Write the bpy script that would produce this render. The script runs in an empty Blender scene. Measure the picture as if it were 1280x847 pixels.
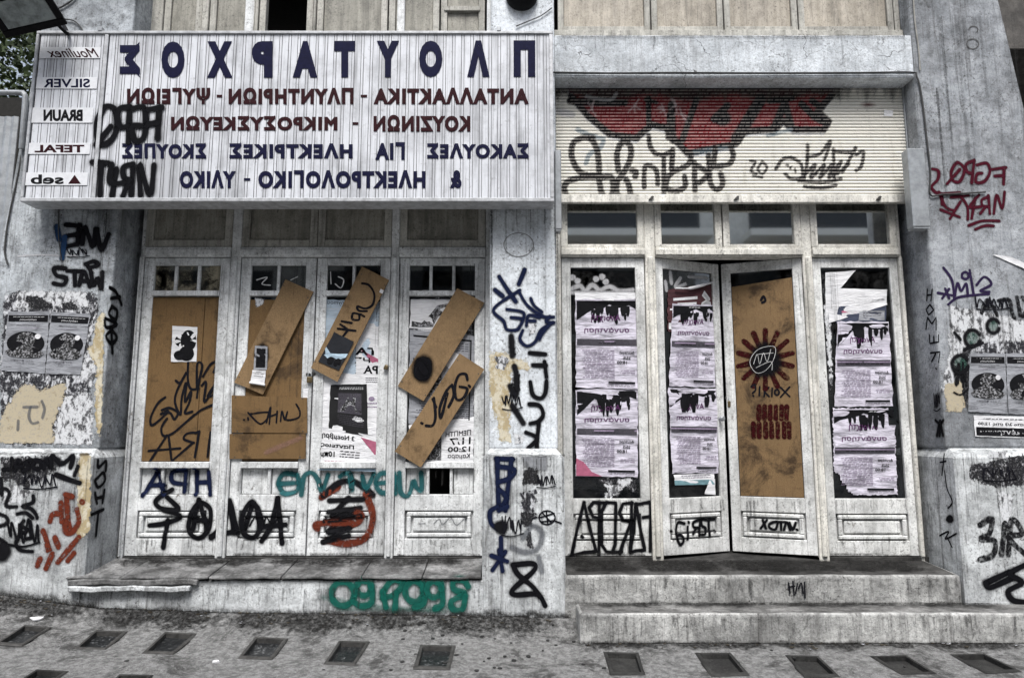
import bpy, bmesh, math, random
import numpy as np
from mathutils import Vector, Matrix
from mathutils.bvhtree import BVHTree
random.seed(7)
R = math.radians
SC = bpy.context.scene
COL = SC.collection
# ------------------------------------------------------------------ camera, sky, sun, exposure
EYE = Vector((0, -4.75, 1.36)); TILT = R(7.65); F = 853.0
cam = bpy.data.objects.new('camera', bpy.data.cameras.new('camera')); COL.objects.link(cam)
cam.location = EYE; cam.rotation_euler = (R(90) + TILT, 0, 0)
cam.data.sensor_width = 36; cam.data.lens = 36 * F / 1280; cam.data.clip_end = 2000; cam.data.clip_start = .05
SC.camera = cam
SUN_EL, SUN_AZ = R(60), R(183)
wd = bpy.data.worlds.new('World'); SC.world = wd; wd.use_nodes = True
_sky = wd.node_tree.nodes.new('ShaderNodeTexSky'); _sky.sky_type = 'NISHITA'; _sky.sun_disc = False
_sky.sun_elevation = SUN_EL; _sky.sun_rotation = SUN_AZ; _sky.air_density = 1.0; _sky.dust_density = 3.0; _sky.ozone_density = 1.0
_bg = wd.node_tree.nodes['Background']; _bg.inputs['Strength'].default_value = .075
_hs = wd.node_tree.nodes.new('ShaderNodeHueSaturation'); _hs.inputs['Saturation'].default_value = .5   # overcast: greyer than a clear sky
wd.node_tree.links.new(_sky.outputs[0], _hs.inputs['Color']); wd.node_tree.links.new(_hs.outputs[0], _bg.inputs[0])
sun = bpy.data.objects.new('sun', bpy.data.lights.new('sun', 'SUN')); COL.objects.link(sun)
sun.data.energy = 1.5; sun.data.angle = R(24); sun.data.color = (1, .99, .965)
_d = Vector((math.sin(SUN_AZ) * math.cos(SUN_EL), math.cos(SUN_AZ) * math.cos(SUN_EL), math.sin(SUN_EL)))
sun.rotation_euler = (-_d).to_track_quat('-Z', 'Y').to_euler(); sun.location = (0, -8, 14)
SC.view_settings.view_transform = 'Standard'; SC.view_settings.look = 'None'
SC.view_settings.exposure = 1.45; SC.view_settings.gamma = 1; SC.view_settings.use_curve_mapping = False
SC.cycles.use_denoising = True; SC.cycles.transparent_max_bounces = 40; SC.cycles.max_bounces = 8; SC.cycles.diffuse_bounces = 2
SC.cycles.caustics_reflective = False; SC.cycles.caustics_refractive = False

# ------------------------------------------------------------------ reading places off the photograph
_f = Vector((0, math.cos(TILT), math.sin(TILT))); _u = Vector((0, -math.sin(TILT), math.cos(TILT)))
def ray(px, py): return _f + Vector((1, 0, 0)) * ((px - 640) / F) + _u * ((423.5 - py) / F)
def project(p):
    d = p - EYE; z = d.dot(_f)
    return 640 + F * d.x / z, 423.5 - F * d.dot(_u) / z
class Surf:
    """a vertical plane: origin o, horizontal axis u, outward normal n; v is height"""
    def __init__(s, o, u, n): s.o = Vector(o); s.u = Vector(u).normalized(); s.n = Vector(n).normalized()
    def hit(s, px, py):
        d = ray(px, py); t = (s.o - EYE).dot(s.n) / d.dot(s.n); return EYE + d * t, t
    def uv(s, px, py):
        p, _ = s.hit(px, py); return ((p - s.o).dot(s.u), p.z - s.o.z)
    def scale(s, px, py): return s.hit(px, py)[1] / F
    def w(s, u, v, off=0): return s.o + s.u * u + s.n * off + Vector((0, 0, v))
def FR(y): return Surf((0, y, 0), (1, 0, 0), (0, -1, 0))
def X(px, py, y=0): return FR(y).uv(px, py)[0]
def Z(py, y=0): return FR(y).uv(640, py)[1]

# ------------------------------------------------------------------ object helpers
def tag(o, label=None, cat=None, group=None, kind=None):
    if label: o['label'] = label
    if cat: o['category'] = cat
    if group: o['group'] = group
    if kind: o['kind'] = kind
    return o
def wpos(o): return o.location.copy() if o.parent is None else wpos(o.parent) + o.location
def empty(name, loc, label, cat, group=None):
    o = bpy.data.objects.new(name, None); COL.objects.link(o); o.location = loc; o.empty_display_size = .1
    return tag(o, label, cat, group)
def link(name, me, mats, parent=None, origin=True, smooth=False):
    for m in (mats if isinstance(mats, (list, tuple)) else [mats]): me.materials.append(m)
    o = bpy.data.objects.new(name, me); COL.objects.link(o)
    n = len(me.vertices)
    if n:
        a = np.empty(n * 3, np.float32); me.vertices.foreach_get('co', a); a = a.reshape(-1, 3)
        c = np.array([(a[:, 0].min() + a[:, 0].max()) / 2, (a[:, 1].min() + a[:, 1].max()) / 2, a[:, 2].min()], np.float32)
        me.vertices.foreach_set('co', (a - c).ravel()); me.update()
        o.location = Vector(c.tolist())
    if parent is not None:
        o.location = o.location - wpos(parent); o.parent = parent
    if smooth: me.polygons.foreach_set('use_smooth', [True] * len(me.polygons))
    return o
def obj(name, bm, mats, parent=None, smooth=False, recalc=True):
    if recalc: bmesh.ops.recalc_face_normals(bm, faces=bm.faces)
    me = bpy.data.meshes.new(name); bm.to_mesh(me); bm.free()
    return link(name, me, mats, parent, smooth=smooth)
def hexa(bm, P, bev=0, mi=0):
    v = [bm.verts.new(p) for p in P]
    fs = [bm.faces.new([v[i] for i in q]) for q in ((0, 3, 2, 1), (4, 5, 6, 7), (0, 1, 5, 4), (1, 2, 6, 5), (2, 3, 7, 6), (3, 0, 4, 7))]
    for f in fs: f.material_index = mi
    if bev:
        es = list({e for f in fs for e in f.edges})
        r = bmesh.ops.bevel(bm, geom=es, offset=bev, segments=1, affect='EDGES', profile=.5)
        for f in r['faces']: f.material_index = mi
    return fs
def box(bm, x0, x1, y0, y1, z0, z1, bev=0, mi=0):
    return hexa(bm, [(x0, y0, z0), (x1, y0, z0), (x1, y1, z0), (x0, y1, z0), (x0, y0, z1), (x1, y0, z1), (x1, y1, z1), (x0, y1, z1)], bev, mi)
def sbox(bm, S, u0, u1, v0, v1, o0, o1, bev=0, mi=0):
    """box on a surface; o0 deeper, o1 further out"""
    w = S.w
    return hexa(bm, [w(u0, v0, o1), w(u1, v0, o1), w(u1, v0, o0), w(u0, v0, o0), w(u0, v1, o1), w(u1, v1, o1), w(u1, v1, o0), w(u0, v1, o0)], bev, mi)
def prism(bm, S, pts, o0, o1, bev=0, mi=0):
    """polygon in (u,v) extruded from o1 (front) back to o0"""
    a = [bm.verts.new(S.w(u, v, o1)) for u, v in pts]; b = [bm.verts.new(S.w(u, v, o0)) for u, v in pts]
    n = len(pts); fs = [bm.faces.new(a), bm.faces.new(list(reversed(b)))]
    for i in range(n): fs.append(bm.faces.new((a[i], b[i], b[(i + 1) % n], a[(i + 1) % n])))
    for f in fs: f.material_index = mi
    if bev: bmesh.ops.bevel(bm, geom=list({e for f in fs for e in f.edges}), offset=bev, segments=2, affect='EDGES', profile=.5)
def tube(bm, pts, r, seg=8, smooth=True):
    pts = [Vector(p) for p in pts]
    if smooth and len(pts) > 2: pts = catmull(pts, 6)
    rings = []
    for i, p in enumerate(pts):
        t = (pts[min(i + 1, len(pts) - 1)] - pts[max(i - 1, 0)]).normalized()
        a = t.cross(Vector((0, 0, 1)) if abs(t.z) < .9 else Vector((1, 0, 0))).normalized(); b = t.cross(a)
        rr = r[i] if isinstance(r, list) else r
        rings.append([bm.verts.new(p + (a * math.cos(k * 2 * math.pi / seg) + b * math.sin(k * 2 * math.pi / seg)) * rr) for k in range(seg)])
    for i in range(len(rings) - 1):
        for k in range(seg): bm.faces.new((rings[i][k], rings[i][(k + 1) % seg], rings[i + 1][(k + 1) % seg], rings[i + 1][k]))
    bm.faces.new(list(reversed(rings[0]))); bm.faces.new(rings[-1])
def catmull(P, n):
    Q = []
    L = len(P)
    for i in range(L - 1):
        p0, p1, p2, p3 = P[max(i - 1, 0)], P[i], P[i + 1], P[min(i + 2, L - 1)]
        if L > 3 and (P[0] - P[-1]).length < 1e-6:
            if i == 0: p0 = P[-2]
            if i == L - 2: p3 = P[1]
        for k in range(n):
            t = k / n
            Q.append(.5 * ((2 * p1) + (p2 - p0) * t + (2 * p0 - 5 * p1 + 4 * p2 - p3) * t * t + (3 * p1 - p0 - 3 * p2 + p3) * t ** 3))
    Q.append(P[-1]); return Q
def lathe(bm, c, axis, prof, seg=24):
    """prof: (radius, distance along axis)"""
    c = Vector(c); ax = Vector(axis).normalized()
    a = ax.cross(Vector((0, 0, 1)) if abs(ax.z) < .9 else Vector((1, 0, 0))).normalized(); b = ax.cross(a)
    rings = [[bm.verts.new(c + ax * h + (a * math.cos(k * 2 * math.pi / seg) + b * math.sin(k * 2 * math.pi / seg)) * r) for k in range(seg)] for r, h in prof]
    for i in range(len(rings) - 1):
        for k in range(seg): bm.faces.new((rings[i][k], rings[i][(k + 1) % seg], rings[i + 1][(k + 1) % seg], rings[i + 1][k]))
    bm.faces.new(list(reversed(rings[0]))); bm.faces.new(rings[-1])

# ------------------------------------------------------------------ procedural materials
class N:
    def __init__(s, name, rough=.8, spec=.3):
        s.m = bpy.data.materials.new(name); s.m.use_nodes = True; s.t = s.m.node_tree
        s.p = s.t.nodes['Principled BSDF']; s.out = s.t.nodes['Material Output']
        s.p.inputs['Roughness'].default_value = rough; s.p.inputs['Specular IOR Level'].default_value = spec
        g = s.t.nodes.new('ShaderNodeNewGeometry'); s.pos = g.outputs['Position']; s.normal = g.outputs['Normal']
    def put(s, sock, v):
        if isinstance(v, bpy.types.NodeSocket): s.t.links.new(v, sock)
        elif isinstance(v, (tuple, list)) and len(v) == 3 and sock.type == 'RGBA': sock.default_value = (*v, 1)
        else: sock.default_value = v
    def map(s, sc, loc=(0, 0, 0), vec=None):
        n = s.t.nodes.new('ShaderNodeMapping'); s.put(n.inputs['Vector'], vec or s.pos)
        n.inputs['Scale'].default_value = sc; n.inputs['Location'].default_value = loc; return n.outputs[0]
    def noise(s, scale, detail=6, rough=.6, st=(1, 1, 1), loc=(0, 0, 0), dist=0, vec=None):
        n = s.t.nodes.new('ShaderNodeTexNoise'); s.put(n.inputs['Vector'], s.map(st, loc, vec))
        n.inputs['Scale'].default_value = scale; n.inputs['Detail'].default_value = detail
        n.inputs['Roughness'].default_value = rough; n.inputs['Distortion'].default_value = dist; return n.outputs['Fac']
    def voro(s, scale, feature='F1', st=(1, 1, 1), vec=None):
        n = s.t.nodes.new('ShaderNodeTexVoronoi'); n.feature = feature; s.put(n.inputs['Vector'], s.map(st, vec=vec))
        n.inputs['Scale'].default_value = scale; return n.outputs['Distance']
    def rng(s, v, a, b, c=0., d=1.):
        n = s.t.nodes.new('ShaderNodeMapRange'); n.interpolation_type = 'SMOOTHSTEP'; s.put(n.inputs[0], v)
        for i, k in enumerate((a, b, c, d)): n.inputs[i + 1].default_value = k
        return n.outputs[0]
    def math(s, op, a, b=0.):
        n = s.t.nodes.new('ShaderNodeMath'); n.operation = op; s.put(n.inputs[0], a); s.put(n.inputs[1], b); return n.outputs[0]
    def mix(s, fac, a, b, mode='MIX'):
        n = s.t.nodes.new('ShaderNodeMix'); n.data_type = 'RGBA'; n.blend_type = mode; n.clamp_factor = True
        s.put(n.inputs[0], fac); s.put(n.inputs[6], a); s.put(n.inputs[7], b); return n.outputs[2]
    def bump(s, h, strength=.4, dist=.01):
        n = s.t.nodes.new('ShaderNodeBump'); n.inputs['Strength'].default_value = strength; n.inputs['Distance'].default_value = dist
        s.put(n.inputs['Height'], h); s.t.links.new(n.outputs[0], s.p.inputs['Normal'])
    def base(s, c): s.put(s.p.inputs['Base Color'], c); return s.m

def mul(n, c, fac, v0, v1, a, b):
    """multiply c by a value running v0..v1 as fac runs a..b"""
    return n.mix(1., c, n.rng(fac, a, b, v0, v1), 'MULTIPLY')
def grime(n, c, blotch=.5, streak=.5, speck=.5, dark=(.06, .057, .055), seed=0):
    L = (seed * 3.1, seed * 1.7, seed * 2.3)
    c = mul(n, c, n.noise(1.4, 10, .72, loc=L, dist=.5), 1 - .6 * blotch, 1.06, .36, .62)
    c = mul(n, c, n.noise(10, 10, .78, loc=L), 1 - .5 * blotch, 1.05, .36, .56)
    c = mul(n, c, n.noise(75, 6, .8, loc=L), 1 - .6 * speck, 1.03, .34, .5)
    c = n.mix(n.math('MULTIPLY', n.rng(n.noise(1, 8, .7, (16, 16, 1.0), L, .3), .5, .7), streak), c, dark)
    c = n.mix(n.math('MULTIPLY', n.rng(n.noise(1, 6, .7, (70, 70, 4), L), .56, .66), streak * .8), c, dark)
    m = n.math('MULTIPLY', n.rng(n.noise(48, 6, .75, loc=L), .55, .62), n.rng(n.noise(4, 6, .65, loc=L), .42, .6))
    c = n.mix(n.math('MULTIPLY', m, speck), c, dark)
    return c
def mk_plaster(name, a, b, blotch=.45, streak=.35, speck=.7, crack=0., seed=0, bump=.5):
    n = N(name, .85, .2)
    c = n.mix(n.rng(n.noise(7, 8, .7, loc=(seed, 0, 0)), .35, .65), a, b)
    c = n.mix(n.math('MULTIPLY', n.rng(n.noise(34, 6, .75), .35, .62), .45), c, tuple(k * .62 for k in a))
    c = grime(n, c, blotch, streak, speck, seed=seed)
    h = n.noise(60, 8, .75)
    if crack:
        wv = n.t.nodes.new('ShaderNodeVectorMath'); wv.operation = 'ADD'
        nz = n.t.nodes.new('ShaderNodeTexNoise'); nz.inputs['Scale'].default_value = 4; nz.inputs['Detail'].default_value = 6
        sc = n.t.nodes.new('ShaderNodeVectorMath'); sc.operation = 'SCALE'; sc.inputs['Scale'].default_value = .35
        n.t.links.new(n.pos, nz.inputs['Vector']); n.t.links.new(nz.outputs['Color'], sc.inputs[0])
        n.t.links.new(n.pos, wv.inputs[0]); n.t.links.new(sc.outputs[0], wv.inputs[1])
        d = n.voro(2.2, 'DISTANCE_TO_EDGE', (1, 1, 2.2), wv.outputs[0])
        k = n.math('MULTIPLY', n.rng(d, .0, .012, 1, 0), n.rng(n.noise(1.7, 3), .42, .6))
        c = n.mix(n.math('MULTIPLY', k, crack), c, (.05, .05, .05))
    n.bump(h, bump, .006)
    return n.base(c)
def mk_wood(name, a, b, streak=.55, blotch=.35, chip=.6, seed=0, chipc=(.12, .1, .08)):
    n = N(name, .6, .35)
    L = (seed, seed * 2, 0)
    c = n.mix(n.rng(n.noise(1, 6, .6, (20, 20, 1.6), L), .35, .65), a, b)
    c = n.mix(n.math('MULTIPLY', n.rng(n.noise(1, 8, .7, (55, 55, 3.5), L),   .52, .7), .3), c, tuple(k * .5 for k in a))
    c = grime(n, c, blotch, streak, .7, (.07, .065, .06), seed)
    k = n.math('MULTIPLY', n.rng(n.noise(24, 7, .7, (1, 1, .5), L), .62, .66), n.rng(n.noise(2.4, 3, .5, loc=L), .42, .62))
    c = n.mix(n.math('MULTIPLY', k, chip), c, chipc)
    n.bump(n.math('ADD', n.noise(1, 6, .7, (60, 60, 4)), n.math('MULTIPLY', k, -1.)), .3, .004)
    return n.base(c)
def mk_board(name, a, b, seed=0, stain=.5, cut=.54):
    n = N(name, .75, .25)
    L = (seed * 2.7, seed, seed * 1.3)
    c = n.mix(n.rng(n.noise(240, 3, .7, loc=L), .35, .65), a, b)
    c = n.mix(n.rng(n.noise(6, 7, .65, loc=L), .4, .7, 0, .5), c, tuple(k * .55 for k in a))
    c = n.mix(n.math('MULTIPLY', n.rng(n.noise(3.2, 10, .75, loc=L, dist=.4), cut, cut + .16), stain), c, (.05, .03, .015))
    c = n.mix(n.math('MULTIPLY', n.rng(n.noise(75, 4, .7, loc=L), .62, .7), .6), c, (.05, .03, .015))
    c = n.mix(n.rng(n.noise(1, 6, .7, (90, 90, 6), L), .52, .7, 0, .4), c, (.06, .036, .016))
    n.bump(n.noise(200, 4, .7), .25, .002)
    return n.base(c)
def mk_flat(name, col, rough=.6, var=.25, spec=.3, metal=0., scale=30):
    n = N(name, rough, spec)
    n.p.inputs['Metallic'].default_value = metal
    c = n.mix(n.rng(n.noise(scale, 6, .7), .35, .7), col, tuple(k * (1 - var) for k in col))
    return n.base(c)
def mk_ink(name, col, lo=.08, hi=.5, grain=.5, gs=240, amax=1., wear=.0, haze=0.):
    """paint whose coverage (attribute cov) fades to the edge of the stroke, with spray grain"""
    n = N(name, .8, .06)
    at = n.t.nodes.new('ShaderNodeAttribute'); at.attribute_name = 'cov'
    g = n.math('MULTIPLY', n.math('SUBTRACT', n.noise(gs, 3, .7), .5), grain)
    a = n.math('MULTIPLY', n.rng(n.math('ADD', at.outputs['Fac'], g), lo, hi), amax)
    if haze:   # a solid core, and overspray thinning out around it
        a = n.math('MULTIPLY', n.rng(n.math('ADD', at.outputs['Fac'], n.math('MULTIPLY', g, .5)), .52, .9), amax)
        f = n.math('MULTIPLY', n.rng(at.outputs['Fac'], .0, .8), n.math('ADD', n.noise(330, 2, .6), -.12)); a = n.math('MAXIMUM', a, n.math('MULTIPLY', f, haze)); n.m['haze'] = 1
    if wear: a = n.math('MULTIPLY', a, n.rng(n.noise(46, 6, .72), .3, .3 + wear, .15, 1))
    c = n.mix(n.rng(n.noise(40, 4), .3, .7), col, tuple(k * .7 for k in col))
    n.base(c)
    tr = n.t.nodes.new('ShaderNodeBsdfTransparent'); mx = n.t.nodes.new('ShaderNodeMixShader')
    n.put(mx.inputs[0], a); n.t.links.new(tr.outputs[0], mx.inputs[1]); n.t.links.new(n.p.outputs[0], mx.inputs[2])
    n.t.links.new(mx.outputs[0], n.out.inputs['Surface']); return n.m
def mk_residue(name, light, dark, scale=38, t=.5, alpha=.55, st=(1, 1, .7)):
    """torn poster paper and glue left on a surface: ragged islands of light and dark"""
    n = N(name, .8, .2)
    a = n.noise(scale, 8, .75, st); b = n.noise(9, 6, .7, loc=(4, 1, 2))
    c = n.mix(n.rng(n.math('ADD', n.math('MULTIPLY', a, .6), n.math('MULTIPLY', b, .4)), t - .03, t + .04), dark, light)
    c = n.mix(n.rng(n.noise(90, 4), .5, .7, 0, .5), c, (.25, .25, .26))
    n.base(c); n.bump(a, .5, .003)
    at = n.t.nodes.new('ShaderNodeAttribute'); at.attribute_name = 'cov'
    k = n.rng(n.math('ADD', n.noise(26, 10, .78, loc=(3, 7, 1)), n.math('MULTIPLY', n.math('SUBTRACT', at.outputs['Fac'], .5), .62)), alpha - .02, alpha + .03)
    tr = n.t.nodes.new('ShaderNodeBsdfTransparent'); mx = n.t.nodes.new('ShaderNodeMixShader')
    n.put(mx.inputs[0], k); n.t.links.new(tr.outputs[0], mx.inputs[1]); n.t.links.new(n.p.outputs[0], mx.inputs[2])
    n.t.links.new(mx.outputs[0], n.out.inputs['Surface']); return n.m
def mk_glass(name, tint=(.5, .52, .5), refl=.12, dirt=.3, dirtc=(.16, .15, .12)):
    n = N(name, .9, .1)
    n.base(n.mix(n.noise(18, 5), dirtc, tuple(k * .6 for k in dirtc)))
    gl = n.t.nodes.new('ShaderNodeBsdfGlossy'); gl.inputs['Roughness'].default_value = .03; gl.inputs['Color'].default_value = (.9, .93, .95, 1)
    tr = n.t.nodes.new('ShaderNodeBsdfTransparent'); tr.inputs['Color'].default_value = (*tint, 1)
    fr = n.t.nodes.new('ShaderNodeFresnel'); fr.inputs['IOR'].default_value = 1.6
    m1 = n.t.nodes.new('ShaderNodeMixShader'); n.put(m1.inputs[0], n.math('ADD', fr.outputs[0], refl))
    n.t.links.new(tr.outputs[0], m1.inputs[1]); n.t.links.new(gl.outputs[0], m1.inputs[2])
    m2 = n.t.nodes.new('ShaderNodeMixShader'); n.put(m2.inputs[0], n.math('MULTIPLY', n.rng(n.noise(7, 8, .7, dist=.4), .4, .75), dirt))
    n.t.links.new(m1.outputs[0], m2.inputs[1]); n.t.links.new(n.p.outputs[0], m2.inputs[2])
    n.t.links.new(m2.outputs[0], n.out.inputs['Surface']); return n.m
def mk_paper(name, col, var=.3, seed=0, smear=.35):
    n = N(name, .75, .2)
    L = (seed, seed * 1.9, seed * .7)
    c = n.mix(n.rng(n.noise(1, 6, .65, (7, 7, 45), L, .5), .4, .68), col, tuple(k * (1 - var) for k in col))
    c = n.mix(n.math('MULTIPLY', n.rng(n.noise(11, 7, .7, loc=L), .55, .75), smear), c, (.1, .1, .11))
    n.bump(n.noise(1, 6, .65, (9, 9, 34), L, .9), .7, .012)
    return n.base(c)

PLASTER = mk_plaster('painted_plaster', (.60, .635, .67), (.40, .43, .46), .75, .55, .85, .3, 1, .5)
PLASTER_R = mk_plaster('smooth_grey_plaster', (.46, .48, .51), (.31, .33, .355), .7, .45, .8, .5, 2, .45)
PLASTER_M = mk_plaster('pale_blue_plaster', (.82, .86, .90), (.70, .74, .78), .35, .3, .75, .3, 3, .45)
BEAM = mk_plaster('cracked_white_plaster', (.80, .84, .88), (.64, .68, .72), .45, .3, .8, 1., 4, .8)
REVEAL = mk_plaster('grey_reveal_plaster', (.30, .31, .32), (.21, .22, .23), .6, .6, .9, 0, 5)
PLINTH = mk_plaster('whitewashed_plinth', (.76, .785, .80), (.52, .54, .55), .65, .75, .8, .3, 6, .7)
CONC = mk_plaster('worn_concrete', (.66, .66, .645), (.40, .40, .39), .75, .65, .85, .4, 7, 1.)
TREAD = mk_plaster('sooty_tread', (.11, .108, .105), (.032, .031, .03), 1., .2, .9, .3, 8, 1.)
SHOULDER = mk_plaster('dirty_shoulder', (.36, .355, .34), (.16, .155, .15), .9, .4, .9, .2, 18, .8)
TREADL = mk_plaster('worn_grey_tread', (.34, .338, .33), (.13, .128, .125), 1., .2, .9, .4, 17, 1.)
MARBLE = mk_plaster('worn_marble', (.36, .36, .36), (.10, .10, .10), 1., .2, .9, .6, 9, .8)
WALLTOP = mk_plaster('upper_wall_plaster', (.42, .44, .46), (.34, .36, .38), .4, .4, .6, .3, 10)
WHITEWOOD = mk_wood('old_white_paint', (.82, .835, .84), (.68, .695, .70), .38, .55, .9, 1)
CREAMWOOD = mk_wood('cream_white_paint', (.82, .825, .815), (.68, .685, .67), .38, .5, .7, 2)
CREAMTOP = mk_wood('yellowed_paint', (.84, .82, .76), (.68, .66, .6), .35, .45, .7, 3)
PANELWOOD = mk_wood('bare_grey_panel', (.36, .345, .30), (.26, .25, .215), .5, .4, .5, 4)
PANELFRAME = mk_wood('grey_frame_paint', (.52, .505, .46), (.38, .37, .33), .5, .4, .6, 5)
HARD = mk_board('hardboard', (.225, .135, .058), (.12, .072, .030), 1, .85, .5)
BOARD = mk_board('fibreboard', (.32, .21, .108), (.18, .115, .058), 2, .75, .5)
PLY = mk_board('weathered_plywood', (.25, .16, .078), (.15, .092, .042), 3, 1., .49)
SIGNW = mk_flat('sign_sheet_white', (.70, .70, .73), .35, .12, .4, 0, 5)
def _sg():
    n = N('sign_sheet_white', .4, .4)
    c = n.mix(n.rng(n.noise(1, 6, .65, (16, 16, 1.0)), .45, .72, 0, .75), (.66, .675, .715), (.26, .265, .28))
    c = n.mix(n.rng(n.noise(1, 7, .7, (45, 45, 1.6), (3, 0, 1)), .52, .68, 0, .6), c, (.2, .2, .21)); c = mul(n, c, n.noise(2, 6, .7), .75, 1.05, .38, .58)
    c = n.mix(n.rng(n.noise(26, 6, .7), .58, .7, 0, .5), c, (.25, .25, .26))
    n.bump(n.noise(20, 4), .1, .002); return n.base(c)
SIGNW = _sg()
SIGNG = mk_flat('dirt_in_rib', (.17, .17, .18), .8, .6, .1, 0, 8)
SIGNF = mk_flat('aluminium_trim', (.55, .56, .58), .45, .4, .4, .2, 18)
PLATEW = mk_flat('white_plate', (.74, .75, .78), .4, .12)
NAVY = mk_flat('navy_lettering', (.007, .008, .036), .7, .35, .1)
MAROON = mk_flat('maroon_lettering', (.032, .007, .010), .7, .35, .1)
BLACKL = mk_flat('black_lettering', (.01, .01, .012), .75, .3, .08)
PURPLE = mk_flat('purple_print', (.16, .04, .17), .7, .3)
GREYP = mk_flat('grey_print', (.07, .065, .08), .7, .5, .2, 0, 120)
LILACP = mk_flat('faded_print', (.30, .24, .34), .7, .4, .2, 0, 90)
WHITEP = mk_flat('white_print', (.72, .72, .74), .7, .2)
PINKP = mk_flat('pink_print', (.42, .12, .2), .7, .3)
BLUEP = mk_flat('pale_blue_print', (.42, .55, .66), .7, .2)
DKBLUEP = mk_flat('dark_blue_print', (.05, .07, .13), .7, .3)
BROWNP = mk_flat('brown_print', (.085, .03, .035), .7, .3)
TEALP = mk_flat('teal_print', (.18, .32, .36), .7, .3)
def _photo():
    n = N('printed_photograph', .6, .2)
    a = n.noise(70, 8, .75, (1, 1, 1)); c = n.mix(n.rng(a, .48, .6), (.015, .015, .015), (.36, .36, .38)); return n.base(c)
PHOTO = _photo()
PAPER = mk_paper('lilac_paper', (.70, .665, .765), .6, 1, .6)
PAPERW = mk_paper('white_paper', (.78, .78, .8), .2, 2, .2)
PAPERG = mk_paper('grey_paper', (.34, .35, .38), .45, 3, .7)
PAPERB = mk_paper('brown_printed_paper', (.085, .035, .04), .4, 4, .3)
INK = mk_ink('black_spray', (.007, .007, .009), .03, .85, .3, haze=.75)
INKS = mk_ink('soft_black_spray', (.01, .01, .012), .05, .95, .55)
MARK = mk_ink('black_marker', (.01, .01, .014), .3, .5, .15, wear=.12)
INKW = mk_ink('worn_black_paint', (.012, .012, .014), .15, .6, .5, wear=.3)
NAVYS = mk_ink('navy_spray', (.010, .015, .045), .1, .6, .4, haze=.7)
NAVYB = mk_ink('blue_spray', (.02, .05, .12), .1, .7, .5)
REDS = mk_ink('dark_red_spray', (.07, .008, .018), .12, .5, .35, haze=.6)
RUST = mk_ink('rust_red_spray', (.15, .033, .018), .15, .5, .4, wear=.2, haze=.5)
STEN = mk_ink('maroon_stencil', (.04, .005, .006), .1, .7, .6, wear=.25)
TEAL = mk_ink('teal_spray', (.02, .115, .125), .1, .7, .4, amax=.85, haze=.6)
GREEN = mk_ink('green_spray', (.010, .12, .092), .08, .8, .4, amax=.9, haze=.7)
WHITES = mk_ink('white_spray', (.6, .6, .62), .08, .95, .5, amax=.7)
CHALK = mk_ink('white_marker', (.75, .75, .75), .3, .5, .1)
GHOST = mk_ink('grey_spray', (.14, .15, .17), .05, 1., .5, amax=.6)
BUFF = mk_ink('buffed_paint', (.30, .31, .33), .1, .6, .3)
RES_BW = mk_residue('torn_poster_residue', (.62, .63, .66), (.02, .02, .025), 36, .52, .55, (1, 1, .5))
RES_W = mk_residue('torn_white_paper', (.64, .65, .67), (.07, .07, .075), 32, .47, .53, (1, 1, .5))
RES_BK = mk_residue('torn_black_paper', (.42, .43, .45), (.012, .012, .014), 45, .62, .5)
RES_DK = mk_residue('glue_smear', (.4, .4, .42), (.015, .015, .018), 50, .56, .66)
RES_TAN = mk_residue('exposed_tan_render', (.46, .40, .29), (.30, .25, .17), 20, .42, .3)
RES_CRM = mk_residue('exposed_cream_render', (.60, .55, .43), (.42, .34, .2), 12, .5, .36)
GLASS = mk_glass('dark_window_glass', (.3, .32, .31), .75, .12, (.2, .18, .14))
GLASSD = mk_glass('dusty_window_glass', (.5, .48, .42), .04, 1.6, (.42, .38, .28))
GLASSB = mk_glass('grimy_black_glass', (.3, .3, .3), .05, .7, (.05, .05, .05))
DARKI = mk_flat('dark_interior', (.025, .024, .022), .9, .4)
BLACKM = mk_flat('black_metal', (.009, .009, .01), .6, .4, .1)
STEEL = mk_flat('galvanised_steel', (.42, .44, .46), .45, .35, .5, .4, 12)
BRASS = mk_flat('tarnished_brass', (.2, .15, .08), .45, .5, .5, .6)
IRON = mk_flat('rusty_iron', (.075, .073, .07), .6, .6, .4, .3, 25)
CABLE = mk_flat('dusty_cable', (.06, .06, .06), .7, .4)
CABLEL = mk_flat('painted_cable', (.36, .35, .32), .7, .4)
STONE = mk_flat('pebble_litter', (.03, .03, .03), .8, .4)

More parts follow.
